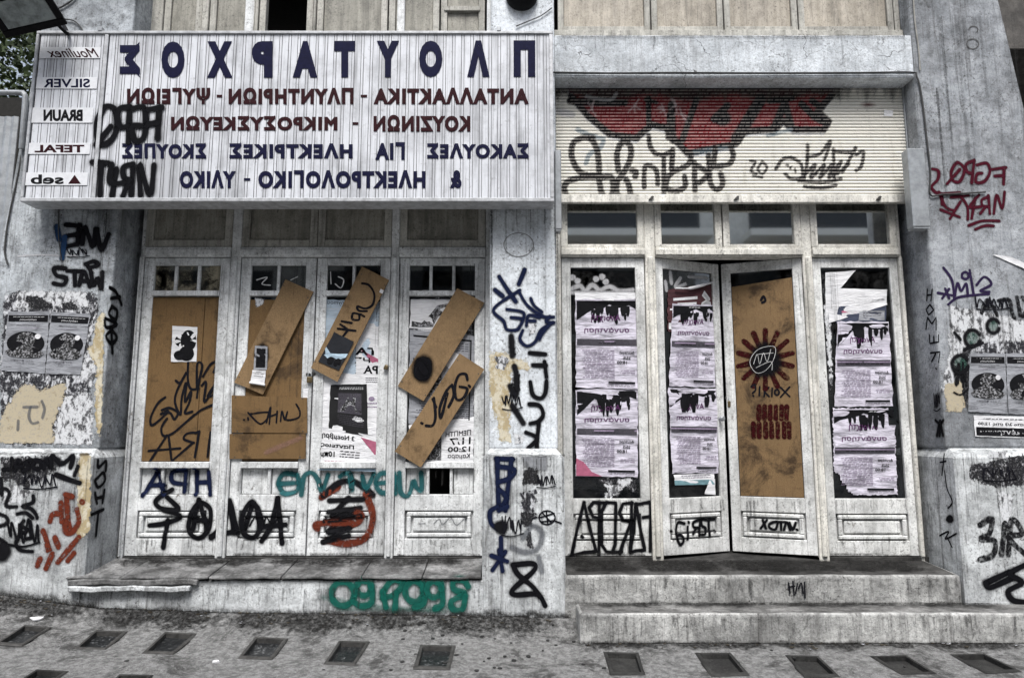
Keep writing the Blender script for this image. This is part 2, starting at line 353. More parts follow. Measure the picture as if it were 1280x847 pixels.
# ------------------------------------------------------------------ paint, patches, text on surfaces
_layer = [0]
def _cov_mesh(name, V, C, Fc, mat, parent):
    me = bpy.data.meshes.new(name); me.from_pydata(V, [], Fc)
    at = me.attributes.new('cov', 'FLOAT', 'POINT'); at.data.foreach_set('value', np.array(C, np.float32))
    me.update()
    return link(name, me, mat, parent)
def paint(S, strokes, width, mat, parent, tr=(0, 0, 1), core=.62, off=.0025, bvh=None, label=None, name='graffiti', straight=False):
    """strokes traced on an enlarged view: tr = (x0, y0, scale); width in photo pixels"""
    V, C, Fc = [], [], []
    for st in strokes:
        wd_ = width
        if st and not isinstance(st[0], (tuple, list)): wd_ = st[0]; st = st[1:]
        _layer[0] = (_layer[0] + 1) % 12
        P = [Vector((tr[0] + x / tr[2], tr[1] + y / tr[2], 0)) for x, y in st]
        if len(P) == 1: P.append(P[0] + Vector((.6, .3, 0)))
        if len(P) > 2 and not straight: P = catmull(P, 7)
        D = [P[0]]
        for a, b in zip(P, P[1:]):
            k = max(1, int((b - a).length / 2.2))
            D += [a.lerp(b, (j + 1) / k) for j in range(k)]
        Q = [p for i, p in enumerate(D) if i == 0 or (p - D[i - 1]).length > 1e-4]
        U = [Vector(S.uv(p.x, p.y)) for p in Q]
        sc = S.scale(Q[0].x, Q[0].y); r = wd_ * .64 * sc
        if mat.get('haze'): r *= 1.85; core = .3
        b0 = len(V); o0 = off + _layer[0] * .00012
        nn = len(U)
        def addv(u, c, i):
            o = o0 + i * .000004
            if bvh:
                hs_ = [(h[0] - S.o).dot(S.n) for h in (bvh.ray_cast(S.w(u.x + a, u.y + b, .25), -S.n, .6) for a, b in ((0, 0), (.011, 0), (-.011, 0), (0, .012), (0, -.012))) if h[0] is not None]; o += max(hs_) if hs_ else 0.
            V.append(S.w(u.x, u.y, o)); C.append(c)
        for i, p in enumerate(U):
            t = U[min(i + 1, nn - 1)] - U[max(i - 1, 0)]
            t = t.normalized() if t.length > 1e-9 else Vector((1, 0))
            m = Vector((-t.y, t.x))
            wob = r * (1 + .10 * math.sin(i * .37 + b0))
            for k, c in ((-1, 0.), (-core, 1.), (core, 1.), (1, 0.)): addv(p + m * (k * wob), c, i)
        for i in range(nn - 1):
            a = b0 + i * 4
            for k in range(3): Fc.append((a + k, a + k + 1, a + k + 5, a + k + 4))
        for end, i in ((-1, 0), (1, nn - 1)):
            p = U[i]; t = (U[1] - U[0]) if end < 0 else (U[-1] - U[-2])
            t = t.normalized() * end; m = Vector((-t.y, t.x)); b = len(V)
            addv(p, 1., i)
            for k in range(7):
                a = math.pi * k / 6; d = m * math.cos(a) + t * math.sin(a)
                addv(p + d * (core * r), 1., i); addv(p + d * r, 0., i)
            for k in range(6):
                Fc.append((b, b + 1 + 2 * k, b + 3 + 2 * k)); Fc.append((b + 1 + 2 * k, b + 2 + 2 * k, b + 4 + 2 * k, b + 3 + 2 * k))
    o = _cov_mesh(name, V, C, Fc, mat, parent)
    if label: o['label'] = label
    return o
def seg_dist(P, pts):
    d = np.full(len(P), 1e9)
    for a, b in zip(pts, pts[1:]):
        a, b = np.array(a), np.array(b); ab = b - a; L = max((ab ** 2).sum(), 1e-9)
        t = np.clip(((P - a) @ ab) / L, 0, 1); d = np.minimum(d, np.hypot(*(P - (a + t[:, None] * ab)).T))
    return d
def inside(P, poly):
    r = np.zeros(len(P), bool); n = len(poly)
    for i in range(n):
        x1, y1 = poly[i]; x2, y2 = poly[(i + 1) % n]
        c = ((y1 > P[:, 1]) != (y2 > P[:, 1])) & (P[:, 0] < (x2 - x1) * (P[:, 1] - y1) / (y2 - y1 + 1e-12) + x1); r ^= c
    return r
def ring(cx, cy, rx, ry=None, a0=0, a1=360, n=14):
    ry = ry or rx
    return [(cx + rx * math.cos(R(a0 + (a1 - a0) * i / n)), cy + ry * math.sin(R(a0 + (a1 - a0) * i / n))) for i in range(n + 1)]
def blob(S, cx, cy, rx, ry, mat, parent, tr=(0, 0, 1), off=.0026, name='graffiti', label=None):
    _layer[0] = (_layer[0] + 1) % 12
    V, C, Fc = [], [], []
    n = 28; o = off + _layer[0] * .00012
    def q(x, y): u, v = S.uv(tr[0] + x / tr[2], tr[1] + y / tr[2]); return S.w(u, v, o)
    V.append(q(cx, cy)); C.append(1.)
    for k in range(n):
        a = 2 * math.pi * k / n; w_ = 1 + .05 * math.sin(3 * a + cx) + .03 * math.sin(7 * a)
        for f_, c in ((.5, 1.), (1., 0.)): V.append(q(cx + rx * f_ * w_ * math.cos(a), cy + ry * f_ * w_ * math.sin(a))); C.append(c)
    for k in range(n):
        a, b = 1 + 2 * k, 1 + 2 * ((k + 1) % n)
        Fc.append((0, a, b)); Fc.append((a, a + 1, b + 1, b))
    o_ = _cov_mesh(name, V, C, Fc, mat, parent)
    if label: o_['label'] = label
    return o_
def patch(S, pts, mat, parent, tr=(0, 0, 1), off=.0012, name='paper_residue', label=None, jag=3.0, seed=1, fade=9.):
    """ragged flat patch traced from the photograph (bonded paper, exposed render); its coverage thins to the edge"""
    P = [(tr[0] + x / tr[2], tr[1] + y / tr[2]) for x, y in pts]
    _layer[0] = (_layer[0] + 1) % 12; o = off + _layer[0] * .00006
    A = np.array(P); lo, hi = A.min(0), A.max(0); st_ = max(1.2, min(3., min(hi - lo) / 8)); fade = min(fade, min(hi - lo) / 3.2)
    gx, gy = np.arange(lo[0] - 3, hi[0] + 3 + st_, st_), np.arange(lo[1] - 3, hi[1] + 3 + st_, st_)
    G = np.array([(x, y) for y in gy for x in gx]); d = seg_dist(G, P + [P[0]]); ins = inside(G, P)
    cov = np.clip(np.where(ins, d, -d) / fade * .5 + .4, 0, 1); nx = len(gx); keep = cov > .02
    idx, V, C, Fc = {}, [], [], []
    for j in range(len(gy) - 1):
        for i in range(nx - 1):
            q = (j * nx + i, j * nx + i + 1, (j + 1) * nx + i + 1, (j + 1) * nx + i)
            if not any(keep[k] for k in q): continue
            f = []
            for k in q:
                if k not in idx: idx[k] = len(V); V.append(S.w(*S.uv(*G[k]), o)); C.append(cov[k])
                f.append(idx[k])
            Fc.append(tuple(f))
    ob = _cov_mesh(name, V, C, Fc, mat, parent)
    if label: ob['label'] = label
    return ob
_tc = {}
def text_mesh(s, bold=.0, res=3, spacing=1.):
    s = s.translate(str.maketrans('ΑΒΕΖΗΙΚΜΝΟΡΤΥΧο', 'ABEZHIKMNOPTYXo'))
    k = (s, bold, res, spacing)
    if k not in _tc:
        c = bpy.data.curves.new('t', 'FONT'); c.body = s; c.bevel_depth = bold; c.bevel_resolution = 0; c.resolution_u = res; c.space_character = spacing
        o = bpy.data.objects.new('t', c); COL.objects.link(o)
        dg = bpy.context.evaluated_depsgraph_get(); me = bpy.data.meshes.new_from_object(o.evaluated_get(dg))
        v = np.array([p.co[:3] for p in me.vertices]); fc = [tuple(p.vertices) for p in me.polygons]
        bpy.data.objects.remove(o); bpy.data.curves.remove(c); bpy.data.meshes.remove(me)
        v[:, 2] *= np.sign(bold); v -= v.min(0); v /= np.maximum(v.max(0), 1e-6); _tc[k] = (v, fc)
    return _tc[k]
def lettering(name, items, S, mat, parent, off, thick=.0012, label=None):
    """items: (string, quad of photo pixels TL TR BR BL as seen); the photograph is mirrored, so the text runs right to left"""
    for it in items:
        t, q = it[0], it[1]; bold = it[2] if len(it) > 2 else .02; sp = it[3] if len(it) > 3 else 1.; sh = it[4] if len(it) > 4 else 0.
        v, fc = text_mesh(t, bold, 4, sp); V = []
        U = [Vector(S.uv(*p)) for p in q]
        for x, y, z in v:
            x = 1 - x - sh * (y - .5)
            p = (U[0] * (1 - x) + U[1] * x) * y + (U[3] * (1 - x) + U[2] * x) * (1 - y)
            V.append(S.w(p.x, p.y, off + z * thick))
        me = bpy.data.meshes.new(name); me.from_pydata(V, [], fc); me.update()
        o = link(name, me, mat, parent)
        if label: o['label'] = label
def Q4(x0, y0, x1, y1, dx=0): return [(x0, y0), (x1, y0), (x1 - dx, y1), (x0 - dx, y1)]

# a sheet of paper: gently wrinkled, with printing that follows it
def poster(S, quad, off, mat, label, content=(), group=None, seed=0, amp=.0022, cat='poster', name='poster', tear=None, nx=12, ny=18):
    if tear: nx, ny = 40, 60
    U = [Vector(S.uv(*p)) for p in quad]
    def at(x, y): return (U[0] * (1 - x) + U[1] * x) * (1 - y) + (U[3] * (1 - x) + U[2] * x) * y
    def wr(x, y):
        return amp * (math.sin(x * 7 + seed) * math.sin(y * 11 + seed * 2) + .7 * math.sin(y * 31 + x * 5 + seed) * math.sin(x * 4 + 1) + .6) \
            + .006 * max(0, .12 - x) * 8 * max(0, y - .6) + .006 * max(0, x - .9) * 8 * max(0, .35 - y)
    rnd = random.Random(seed + 11)
    V, Fc = [], []
    ex = [rnd.uniform(-.012, .012) for _ in range(300)]
    for j in range(ny + 1):
        for i in range(nx + 1):
            x, y = i / nx, j / ny
            if i in (0, nx): x += ex[j + (70 if i else 0)]
            if j in (0, ny): y += ex[150 + i + (50 if j else 0)] * .7
            V.append(S.w(*at(x, y), off + wr(x, y)))
    for j in range(ny):
        for i in range(nx):
            x, y = (i + .5) / nx, (j + .5) / ny
            if tear and tear(x, y): continue
            a = j * (nx + 1) + i; Fc.append((a, a + nx + 1, a + nx + 2, a + 1))
    me = bpy.data.meshes.new(name); me.from_pydata(V, [], Fc); me.update()
    root = link(name, me, mat, None, smooth=True); tag(root, label, cat, group)
    for ci, c in enumerate(content):
        kind, b, m = c[0], c[1], c[2]; V, Fc = [], []; o = off + .0010 + .00035 * ci
        def add(x, y): V.append(S.w(*at(x, y), o + wr(x, y)))
        nm = 'printed_block'
        if kind == 'rect':
            nm = c[3] if len(c) > 3 else 'printed_band'
            gx, gy = max(1, int((b[2] - b[0]) * nx)), max(1, int((b[3] - b[1]) * ny * 1.5))
            for j in range(gy + 1):
                for i in range(gx + 1): add(b[0] + (b[2] - b[0]) * i / gx, b[1] + (b[3] - b[1]) * j / gy)
            for j in range(gy):
                for i in range(gx): a = j * (gx + 1) + i; Fc.append((a, a + gx + 1, a + gx + 2, a + 1))
        elif kind == 'text':
            nm = 'printed_text'; v, fc = text_mesh(c[3], c[4] if len(c) > 4 else .02, 2)
            for x, y, z in v: add(b[2] - (b[2] - b[0]) * x, b[3] - (b[3] - b[1]) * y)
            Fc = fc
        elif kind == 'lines':
            nm = 'printed_text'; rows = c[3]; h = (b[3] - b[1]) / rows
            for r_ in range(rows):
                x = b[2]; y = b[1] + r_ * h; end = b[0] + rnd.uniform(0, .12) * (b[2] - b[0])
                while x > end:
                    l = rnd.uniform(.03, .09); k = len(V); x2 = max(end, x - l)
                    for (p, q) in ((x, y), (x2, y + h * .1), (x2, y + h * .42), (x, y + h * .34)): add(p, q)
                    Fc.append((k, k + 1, k + 2, k + 3)); x = x2 - .015
        elif kind == 'oval':
            nm = c[3] if len(c) > 3 else 'printed_picture'
            n = 26; add((b[0] + b[2]) / 2, (b[1] + b[3]) / 2)
            for k in range(n):
                a = 2 * math.pi * k / n
                add((b[0] + b[2]) / 2 + (b[2] - b[0]) / 2 * math.cos(a), (b[1] + b[3]) / 2 + (b[3] - b[1]) / 2 * math.sin(a))
            for k in range(n): Fc.append((0, 1 + k, 1 + (k + 1) % n))
        elif kind == 'poly':
            nm = c[3] if len(c) > 3 else 'printed_block'
            for x, y in b: add(x, y)
            Fc = [tuple(range(len(b)))]
        elif kind == 'drips':
            nm = 'printed_picture'
            for k in range(c[3]):
                x = rnd.uniform(b[0], b[2]); w_ = rnd.uniform(.03, .08); h = rnd.uniform(.25, 1) * (b[3] - b[1]); y = b[1] + rnd.uniform(0, .25) * (b[3] - b[1]); i = len(V)
                o += .00002
                for p, q in ((-.5, 0), (.5, .05), (.55, .5), (.3, .9), (0, 1), (-.35, .85), (-.6, .4)): add(x + p * w_, min(y + q * h, b[3]))
                Fc.append(tuple(range(i, i + 7)))
        me = bpy.data.meshes.new(nm); me.from_pydata(V, [], Fc); me.update(); link(nm, me, m, root)
    return root

exec_order = []
# ------------------------------------------------------------------ heights of the ground
YW = -.14                      # line where the plinth and steps meet the pavement
_gp = [(-60, 738, -.12), (0, 744, -.12), (120, 761, YW), (300, 767, YW), (500, 769, YW), (720, 773, YW)]
_gx = [X(p, q, y) for p, q, y in _gp]; _gz = [Z(q, y) for p, q, y in _gp]
_e = X(1280, 806, -.4); _ez = Z(806, -.4) + .085
_gx += [_e]; _gz += [_ez]
def gz(x, y):
    z = float(np.interp(x, _gx, _gz))
    if x < _gx[0]: z += (_gx[0] - x) * .1
    d = max(0, YW - y)
    return z - .085 * (1 - math.exp(-d / .14)) - .012 * min(d, 6)
def gpt(px, py):
    d = ray(px, py); lo, hi = 1., 12.
    for _ in range(50):
        t = (lo + hi) / 2; p = EYE + d * t
        if p.z > gz(p.x, p.y): lo = t
        else: hi = t
    return EYE + d * lo

def tagstruct(o): o['kind'] = 'structure'; return o
def pavement():
    n = N('pavement_concrete', .9, .15)
    c = n.mix(n.rng(n.noise(26, 10, .85), .42, .58), (.33, .33, .327), (.15, .15, .148))
    c = n.mix(n.rng(n.noise(3.4, 10, .78, dist=.6), .5, .62, 0, .8), c, (.035, .034, .033))
    c = n.mix(n.rng(n.noise(120, 4, .8), .5, .64, 0, .6), c, (.05, .05, .05))
    c = n.mix(n.rng(n.noise(140, 3, .8, loc=(5, 2, 1)), .64, .7, 0, .8), c, (.6, .6, .6))
    k = n.voro(3.1); c = n.mix(n.rng(k, .03, .05, .85, 0), c, (.02, .02, .02))
    k = n.voro(5.3, st=(1, 1.2, 1)); c = n.mix(n.rng(k, .025, .045, .7, 0), c, (.03, .03, .03))
    n.bump(n.noise(70, 9, .85), 1., .014); m = n.base(c)
    holes = HOLES
    xs = np.concatenate([np.arange(-9, -4.4, .1), np.arange(-4.4, 4.6, .02), np.arange(4.6, 9.01, .1)]); ys = np.concatenate([np.arange(-6.2, -1.3, .25), np.arange(-1.3, -.3, .02), np.arange(-.3, .41, .04)])
    V = [(x, y, gz(x, y) + .004 * math.sin(x * 5.1 + y * 3) * math.sin(y * 7.3 + x)) for y in ys for x in xs]; nx = len(xs)
    A = np.array(V)
    for q in HOLES:
        P = [gpt(*p) for p in q]; c = sum(P, Vector()) / 4
        A[inside(A[:, :2], [((c + (p - c) * .99).x, (c + (p - c) * .99).y) for p in P]), 2] -= .06
    V = A.tolist()
    Fc = []
    for j in range(len(ys) - 1):
        for i in range(nx - 1):
            a = j * nx + i; Fc.append((a, a + 1, a + nx + 1, a + nx))
    me = bpy.data.meshes.new('pavement'); me.from_pydata(V, [], Fc); me.update()
    tagstruct(link('pavement', me, m, smooth=True))
HOLES = [[(31, 782), (61, 785), (27, 806), (-3, 804)], [(120, 789), (156, 790), (131, 811), (96, 810)], [(207, 791), (244, 793), (216, 816), (181, 815)],
         [(320, 797), (357, 799), (339, 823), (301, 821)], [(425, 802), (460, 803), (442, 830), (407, 829)], [(527, 807), (567, 808), (560, 835), (520, 834)],
         [(757, 816), (796, 817), (804, 842), (765, 842)], [(872, 817), (912, 817), (933, 842), (891, 844)], [(985, 820), (1022, 821), (1046, 844), (1007, 845)],
         [(1092, 821), (1132, 820), (1167, 841), (1127, 843)], [(1190, 819), (1230, 818), (1272, 838), (1232, 840)],
         [(46, 838), (82, 840), (48, 863), (10, 861)], [(150, 844), (188, 845), (160, 870), (122, 868)]]
pavement()
def big_ground():
    bm = bmesh.new(); v = [bm.verts.new(p) for p in ((-400, -400, -.9), (400, -400, -.9), (400, 400, -.9), (-400, 400, -.9))]; bm.faces.new(v)
    tagstruct(obj('ground', bm, mk_flat('far_ground', (.12, .118, .115), .9, .4, .1, 0, 2)))
    bm = bmesh.new(); box(bm, -30, 30, -11.5, -6.2, -.7, -.32); tagstruct(obj('road', bm, mk_flat('asphalt', (.055, .055, .056), .85, .4, .2, 0, 40)))
    bm = bmesh.new(); box(bm, -30, 30, -13.4, -11.5, -.7, -.2, .01); tagstruct(obj('far_pavement', bm, mk_flat('far_paving', (.24, .235, .23), .85, .3)))
    bm = bmesh.new(); box(bm, -30, 30, -6.36, -6.2, -.7, -.2, .01); tagstruct(obj('kerb', bm, mk_flat('kerb_stone', (.3, .3, .29), .85, .3)))
big_ground()

# ------------------------------------------------------------------ the shop building
YD = .25                                   # face of the door frames
DS = FR(YD)
X_LP = X(137, 400); X_ML = X(612, 400); X_MR = X(696, 400); X_RP = X(1169, 400)
Z_TOP = Z(-150); Z_ROOF = 5.6
ZPL = Z(561, -.06)                         # plinth shoulder
B = empty('shop_building', (0, .3, 0), 'derelict graffiti covered shop front with two bays of white wooden doors', 'building')
S0 = FR(0)
def pillar(pts_px, back, mat, label, bev=.012):
    bm = bmesh.new(); prism(bm, S0, [S0.uv(*p) for p in pts_px], -back, 0, bev)
    return tag(obj('pillar', bm, mat, B), label)
XL0, XR0 = X(-70, 560), X(1420, 560)
bm = bmesh.new(); prism(bm, S0, [(X(66, -40), Z_TOP + .3), (X(55, 20), Z(20)), (X(5, 290), Z(290)), (X(-55, 561), ZPL), (X_LP, ZPL), (X_LP, Z_TOP + .3)], -.45, 0, .012)
PL = tag(obj('pillar', bm, PLASTER, B), 'left pillar with torn posters and black tags')
bm = bmesh.new(); prism(bm, S0, [(X_ML, ZPL), (X_MR, ZPL), (X_MR, Z_TOP + .3), (X_ML, Z_TOP + .3)], -.45, 0, .012)
PM = tag(obj('pillar', bm, PLASTER_M, B), 'narrow middle pillar with a crown drawn in black')
bm = bmesh.new(); prism(bm, S0, [(X_RP, ZPL), (X(1390, 540), ZPL), (X(1283, 150), Z(150)), (X(1246, -5), Z(-5)), (X(1238, -60), Z_TOP + .3), (X_RP, Z_TOP + .3)], -.45, 0, .02)
PR = tag(obj('pillar', bm, PLASTER_R, B), 'wide grey right pillar with dark red tags')
# plinths, flush with the steps, with a sloping shoulder
YP = -.12
def plinth(x0, x1, label, y=YP):
    bm = bmesh.new(); z0 = -.35; zs = ZPL - .045
    P = [(x0, y, z0), (x1, y, z0), (x1, .45, z0), (x0, .45, z0), (x0, y, zs), (x1, y, zs), (x1, .45, zs), (x0, .45, zs)]
    hexa(bm, P, .012)
    hexa(bm, [(x0 + .006, y + .006, zs - .004), (x1 - .006, y + .006, zs - .004), (x1 - .006, .44, zs - .004), (x0 + .006, .44, zs - .004),
              (x0 + .05, -.001, ZPL + .004), (x1 - .05, -.001, ZPL + .004), (x1 - .05, .43, ZPL + .004), (x0 + .05, .43, ZPL + .004)])
    o = tag(obj('plinth', bm, PLINTH, B), label); o.data.materials.append(SHOULDER)
    for f in o.data.polygons:
        if f.normal.z > .05 and f.center.z > o.data.vertices[0].co.z + .2 and f.normal.z < .999: f.material_index = 1
    return o
X_LPP = X(116, 575, YP); X_MLP = X(603, 620, YP); X_MRP = X(706, 620, YP); X_RPP = X(1193, 575, YP)
PPL = plinth(X(-140, 620, YP), X_LPP, 'left plinth with rust red scrawl'); PPM = plinth(X_MLP, X_MRP, 'middle plinth with a black figure eight'); PPR = plinth(X_RPP, X(1500, 620, YP), 'right plinth')
# beam over the right bay, wall above everything, reveals
zb0, zb1 = Z(97), Z(44)
bm = bmesh.new(); sbox(bm, S0, X_MR + .001, X_RP - .001, zb0 + .035, zb1, -.4, -.001, .006); sbox(bm, S0, X_MR + .001, X_RP - .001, zb0, zb0 + .031, -.4, -.004, .006)
BEAMO = obj('beam', bm, BEAM, B)
bm = bmesh.new(); sbox(bm, S0, X(60, -100), X(1240, -100), Z_TOP + .302, Z_ROOF, -.5, .002, .01); obj('upper_wall', bm, WALLTOP, B)
bm = bmesh.new()
sbox(bm, S0, X_LP, X_ML, Z_TOP, Z_TOP + .3, -.42, -.02); sbox(bm, S0, X_MR, X_RP, Z_TOP, Z_TOP + .3, -.42, -.02); obj('lintel', bm, WALLTOP, B)
# interior: a dark empty room
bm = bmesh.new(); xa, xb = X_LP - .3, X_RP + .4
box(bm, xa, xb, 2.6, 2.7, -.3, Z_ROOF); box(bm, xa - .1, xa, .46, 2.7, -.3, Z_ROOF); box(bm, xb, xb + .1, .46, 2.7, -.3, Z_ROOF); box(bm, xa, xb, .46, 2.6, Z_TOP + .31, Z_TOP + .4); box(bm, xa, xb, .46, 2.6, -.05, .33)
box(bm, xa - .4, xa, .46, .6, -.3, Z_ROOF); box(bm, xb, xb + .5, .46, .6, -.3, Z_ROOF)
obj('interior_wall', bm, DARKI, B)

# ---- frames (posts, mullions, transom bars)
ZD0 = Z(695, YD); ZT0, ZT1 = Z(321, YD), Z(309, YD)
def frame_obj(name, mat, xs, zs, y0=-.10, label=None):
    bm = bmesh.new()
    for a, b, c, d, o in xs: sbox(bm, DS, a, b, c, d, y0, o, .004)
    return tag(obj(name, bm, mat, B), label)
def dx(px, py=320): return DS.uv(px, py)[0]
LX = [dx(180), dx(289), dx(301), dx(396), dx(489), dx(499), dx(607)]
zt = Z_TOP
bm = bmesh.new()
for a, b in ((X_LP + .045, LX[0]), (LX[1], LX[2]), (LX[4], LX[5]), (LX[6], X_ML - .002)): sbox(bm, DS, a, b, ZD0 - .06, zt, -.1, .0, .005)
for a, b in ((LX[0], LX[1]), (LX[2], LX[4]), (LX[5], LX[6])):
    sbox(bm, DS, a + .001, b - .001, ZT0, ZT1, -.1, .012, .005); sbox(bm, DS, a + .001, b - .001, ZT0 + .012, ZT1 - .02, .0, .022, .004)
for a, b in ((X_LP + .06, LX[0] - .02), (LX[1] + .018, LX[2] - .018), (LX[4] + .015, LX[5] - .015)): sbox(bm, DS, a, b, ZD0 - .004, ZT0 - .001, -.02, .02, .008)
FL = tag(obj('door_frame', bm, WHITEWOOD, B), 'white frame of the left bay')
RX = [dx(701), dx(806), dx(819), dx(1003), dx(1015), dx(1123)]
ZSB = Z(245, YD)
bm = bmesh.new()
for a, b in ((X_MR + .002, RX[0]), (RX[1], RX[2]), (RX[3], RX[4]), (RX[5], X_RP - .055)): sbox(bm, DS, a, b, ZD0 - .06, Z(230, YD), -.1, .0, .005)
for a, b in ((RX[0], RX[1]), (RX[2], RX[3]), (RX[4], RX[5])):
    sbox(bm, DS, a + .001, b - .001, ZT0, ZT1, -.1, .014, .005); sbox(bm, DS, a + .001, b - .001, ZT0 + .01, ZT1 - .02, .0, .026, .004)
for a, b in ((RX[1] + .02, RX[2] - .02), (RX[3] + .018, RX[4] - .018), (RX[5] + .02, X_RP - .085)): sbox(bm, DS, a, b, ZD0 - .004, ZT0 - .001, -.02, .02, .008)
FRR = tag(obj('door_frame', bm, CREAMTOP, B), 'cream frame of the right bay')

# transom panels of the left bay (wood), and the boarded windows above the sign
def wood_panel(x0, x1, z0, z1, fw, S, mat_f, mat_p, o=0., parent=B, name='transom_panel', pname='panel', inner=None, hole=False, dep=.018):
    bm = bmesh.new()
    sbox(bm, S, x0, x0 + fw, z0, z1, -.06, o, .003); sbox(bm, S, x1 - fw, x1, z0, z1, -.06, o, .003)
    sbox(bm, S, x0 + fw, x1 - fw, z0, z0 + fw, -.06, o, .003); sbox(bm, S, x0 + fw, x1 - fw, z1 - fw, z1, -.06, o, .003)
    f = obj(name, bm, mat_f, parent)
    bm = bmesh.new()
    if not hole: sbox(bm, S, x0 + fw + .001, x1 - fw - .001, z0 + fw + .001, z1 - fw - .001, -.05, o - dep, .004)
    else:
        u0, u1, v0, v1 = x0 + fw, x1 - fw, z0 + fw, z1 - fw
        prism(bm, S, [(u0, v0), (u0 + (u1 - u0) * .98, v0), (u0 + (u1 - u0) * .7, v0 + (v1 - v0) * .16), (u0 + (u1 - u0) * .45, v0 + (v1 - v0) * .2), (u0 + (u1 - u0) * .3, v0 + (v1 - v0) * .5), (u0, v0 + (v1 - v0) * .45)], -.05, o - dep)
    p = obj(pname, bm, mat_p, f)
    return f
for a, b in ((LX[0], LX[1]), (LX[2], LX[3]), (LX[3], LX[4]), (LX[5], LX[6])):
    wood_panel(a + .002, b - .002, ZT1 + .003, Z(205, YD), .055, DS, PANELFRAME, PANELWOOD)
zu0 = Z(205, YD) + .004
for a, b, hole in ((178, 205, None), (205, 252, 0), (262, 318, 0), (324, 391, 1), (396, 484, 0), (486, 549, 0), (551, 606, 0)):
    if hole is None: continue
    wood_panel(dx(a, 20), dx(b, 20), zu0, zt - .002, .05, DS, PANELFRAME, PANELWOOD, -.004, name='upper_panel', hole=bool(hole))
bm = bmesh.new()
for a, b in ((168, 204), (253, 261), (319, 323), (392, 395)): sbox(bm, DS, dx(a, 20), dx(b, 20), zu0, zt - .002, -.05, .012, .004)
sbox(bm, DS, dx(552, 20) + .02, dx(600, 20), Z(14, YD), Z(8, YD), -.03, .006, .003)
obj('upper_batten', bm, PANELFRAME, B)
# boarded windows above the right beam
US = FR(.12)
bm = bmesh.new(); sbox(bm, US, X_MR + .002, X_RP - .002, zb1 - .02, Z(40, .12), -.1, .03, .005)
sbox(bm, US, US.uv(1118, 20)[0], X_RP - .002, Z(40, .12), zt, -.1, .0, .004); obj('window_sill', bm, PANELFRAME, B)
for a, b in ((697, 813), (814, 904), (905, 997), (998, 1117)):
    f = wood_panel(US.uv(a, 20)[0] + .002, US.uv(b, 20)[0] - .002, Z(40, .12) + .002, zt - .002, .045, US, PANELFRAME, mk_wood('beige_board', (.50, .45, .38), (.38, .34, .28), .4, .4, .4, 7) if a == 697 else bpy.data.materials['beige_board'], 0, name='upper_window', pname='boarded_pane')
# right transom lights: glass that mirrors the street
for a, b in ((RX[0], RX[1]), (RX[2], dx(903, 300)), (dx(904, 300), RX[3]), (RX[4], RX[5])):
    z0, z1, fw = ZT1 + .003, Z(230, YD), .05
    a += .002; b -= .002
    bm = bmesh.new()
    sbox(bm, DS, a, a + fw, z0, z1, -.06, .004, .004); sbox(bm, DS, b - fw, b, z0, z1, -.06, .004, .004)
    sbox(bm, DS, a + fw, b - fw, z0, z0 + .02, -.06, .004, .003); sbox(bm, DS, a + fw, b - fw, z1 - fw, z1, -.06, .004, .003)
    f = obj('transom_window', bm, CREAMTOP, B)
    bm = bmesh.new(); sbox(bm, DS, a + fw - .005, b - fw + .005, z0 + .015, z1 - fw + .005, -.026, -.021); obj('glass_pane', bm, GLASS, f)

# ---- door leaves
def leaf(S, u0, u1, rows, muntins=0, mat=WHITEWOOD, label=None, glass=None, hole=None, swap_top=None, stile=.075):
    """rows: list of (kind, v_top, v_bottom) heights"""
    bm = bmesh.new(); t0, t1 = -.045, .0
    vtop, vbot = rows[0][1], rows[-1][2]
    sbox(bm, S, u0, u0 + stile, vbot, vtop, t0, t1, .004); sbox(bm, S, u1 - stile, u1, vbot, vtop, t0, t1, .004)
    a, b = u0 + stile, u1 - stile; panes = []
    for kind, v1, v0 in rows:
        if kind == 'rail': sbox(bm, S, a + .0005, b - .0005, v0, v1, t0, t1 - .0015, .003)
        elif kind == 'sill': sbox(bm, S, a - .004, b + .004, v0, v1, t0, t1 + .016, .004)
        elif kind in ('lights', 'blocks'):
            n = muntins; mw = .024; w_ = (b - a - mw * (n - 1)) / n
            for k in range(n):
                x = a + k * (w_ + mw)
                if k < n - 1: sbox(bm, S, x + w_ + .0005, x + w_ + mw - .0005, v0, v1, t0 + .01, t1 - .001, .004)
                if kind == 'lights': panes.append((x, x + w_, v0, v1))
                elif hole == k: pass
                else:
                    sbox(bm, S, x + .004, x + w_ - .004, v0 + .004, v1 - .004, t0 + .012, t1 - .024, .002)
        elif kind == 'glass': panes.append((a, b, v0, v1))
        elif kind == 'panel':
            sbox(bm, S, a + .001, b - .001, v0, v1, t0, t1 - .026, .002)
            m = .03; a += .006; b -= .006; v1 -= .008; v0 += .008
            for (x0, x1, y0, y1) in ((a + .008, b - .008, v1 - m, v1 - .002), (a + .008, b - .008, v0 + .002, v0 + m), (a + .008, a + .008 + m, v0 + m + .001, v1 - m - .001), (b - .008 - m, b - .008, v0 + m + .001, v1 - m - .001)):
                sbox(bm, S, x0, x1, y0, y1, t1 - .028, t1 + .004, .006)
            sbox(bm, S, a + .052, b - .052, v0 + .042, v1 - .042, t1 - .028, t1 - .004, .008)
            a -= .006; b += .006
    bmesh.ops.recalc_face_normals(bm, faces=bm.faces)
    bv = BVHTree.FromBMesh(bm)
    o = tag(obj('door', bm, mat, B), label)
    for (x0, x1, v0, v1) in panes:
        bm = bmesh.new(); sbox(bm, S, x0 - .004, x1 + .004, v0 - .004, v1 + .004, -.026, -.022)
        obj('glass_pane', bm, glass, o)
    return o, bv
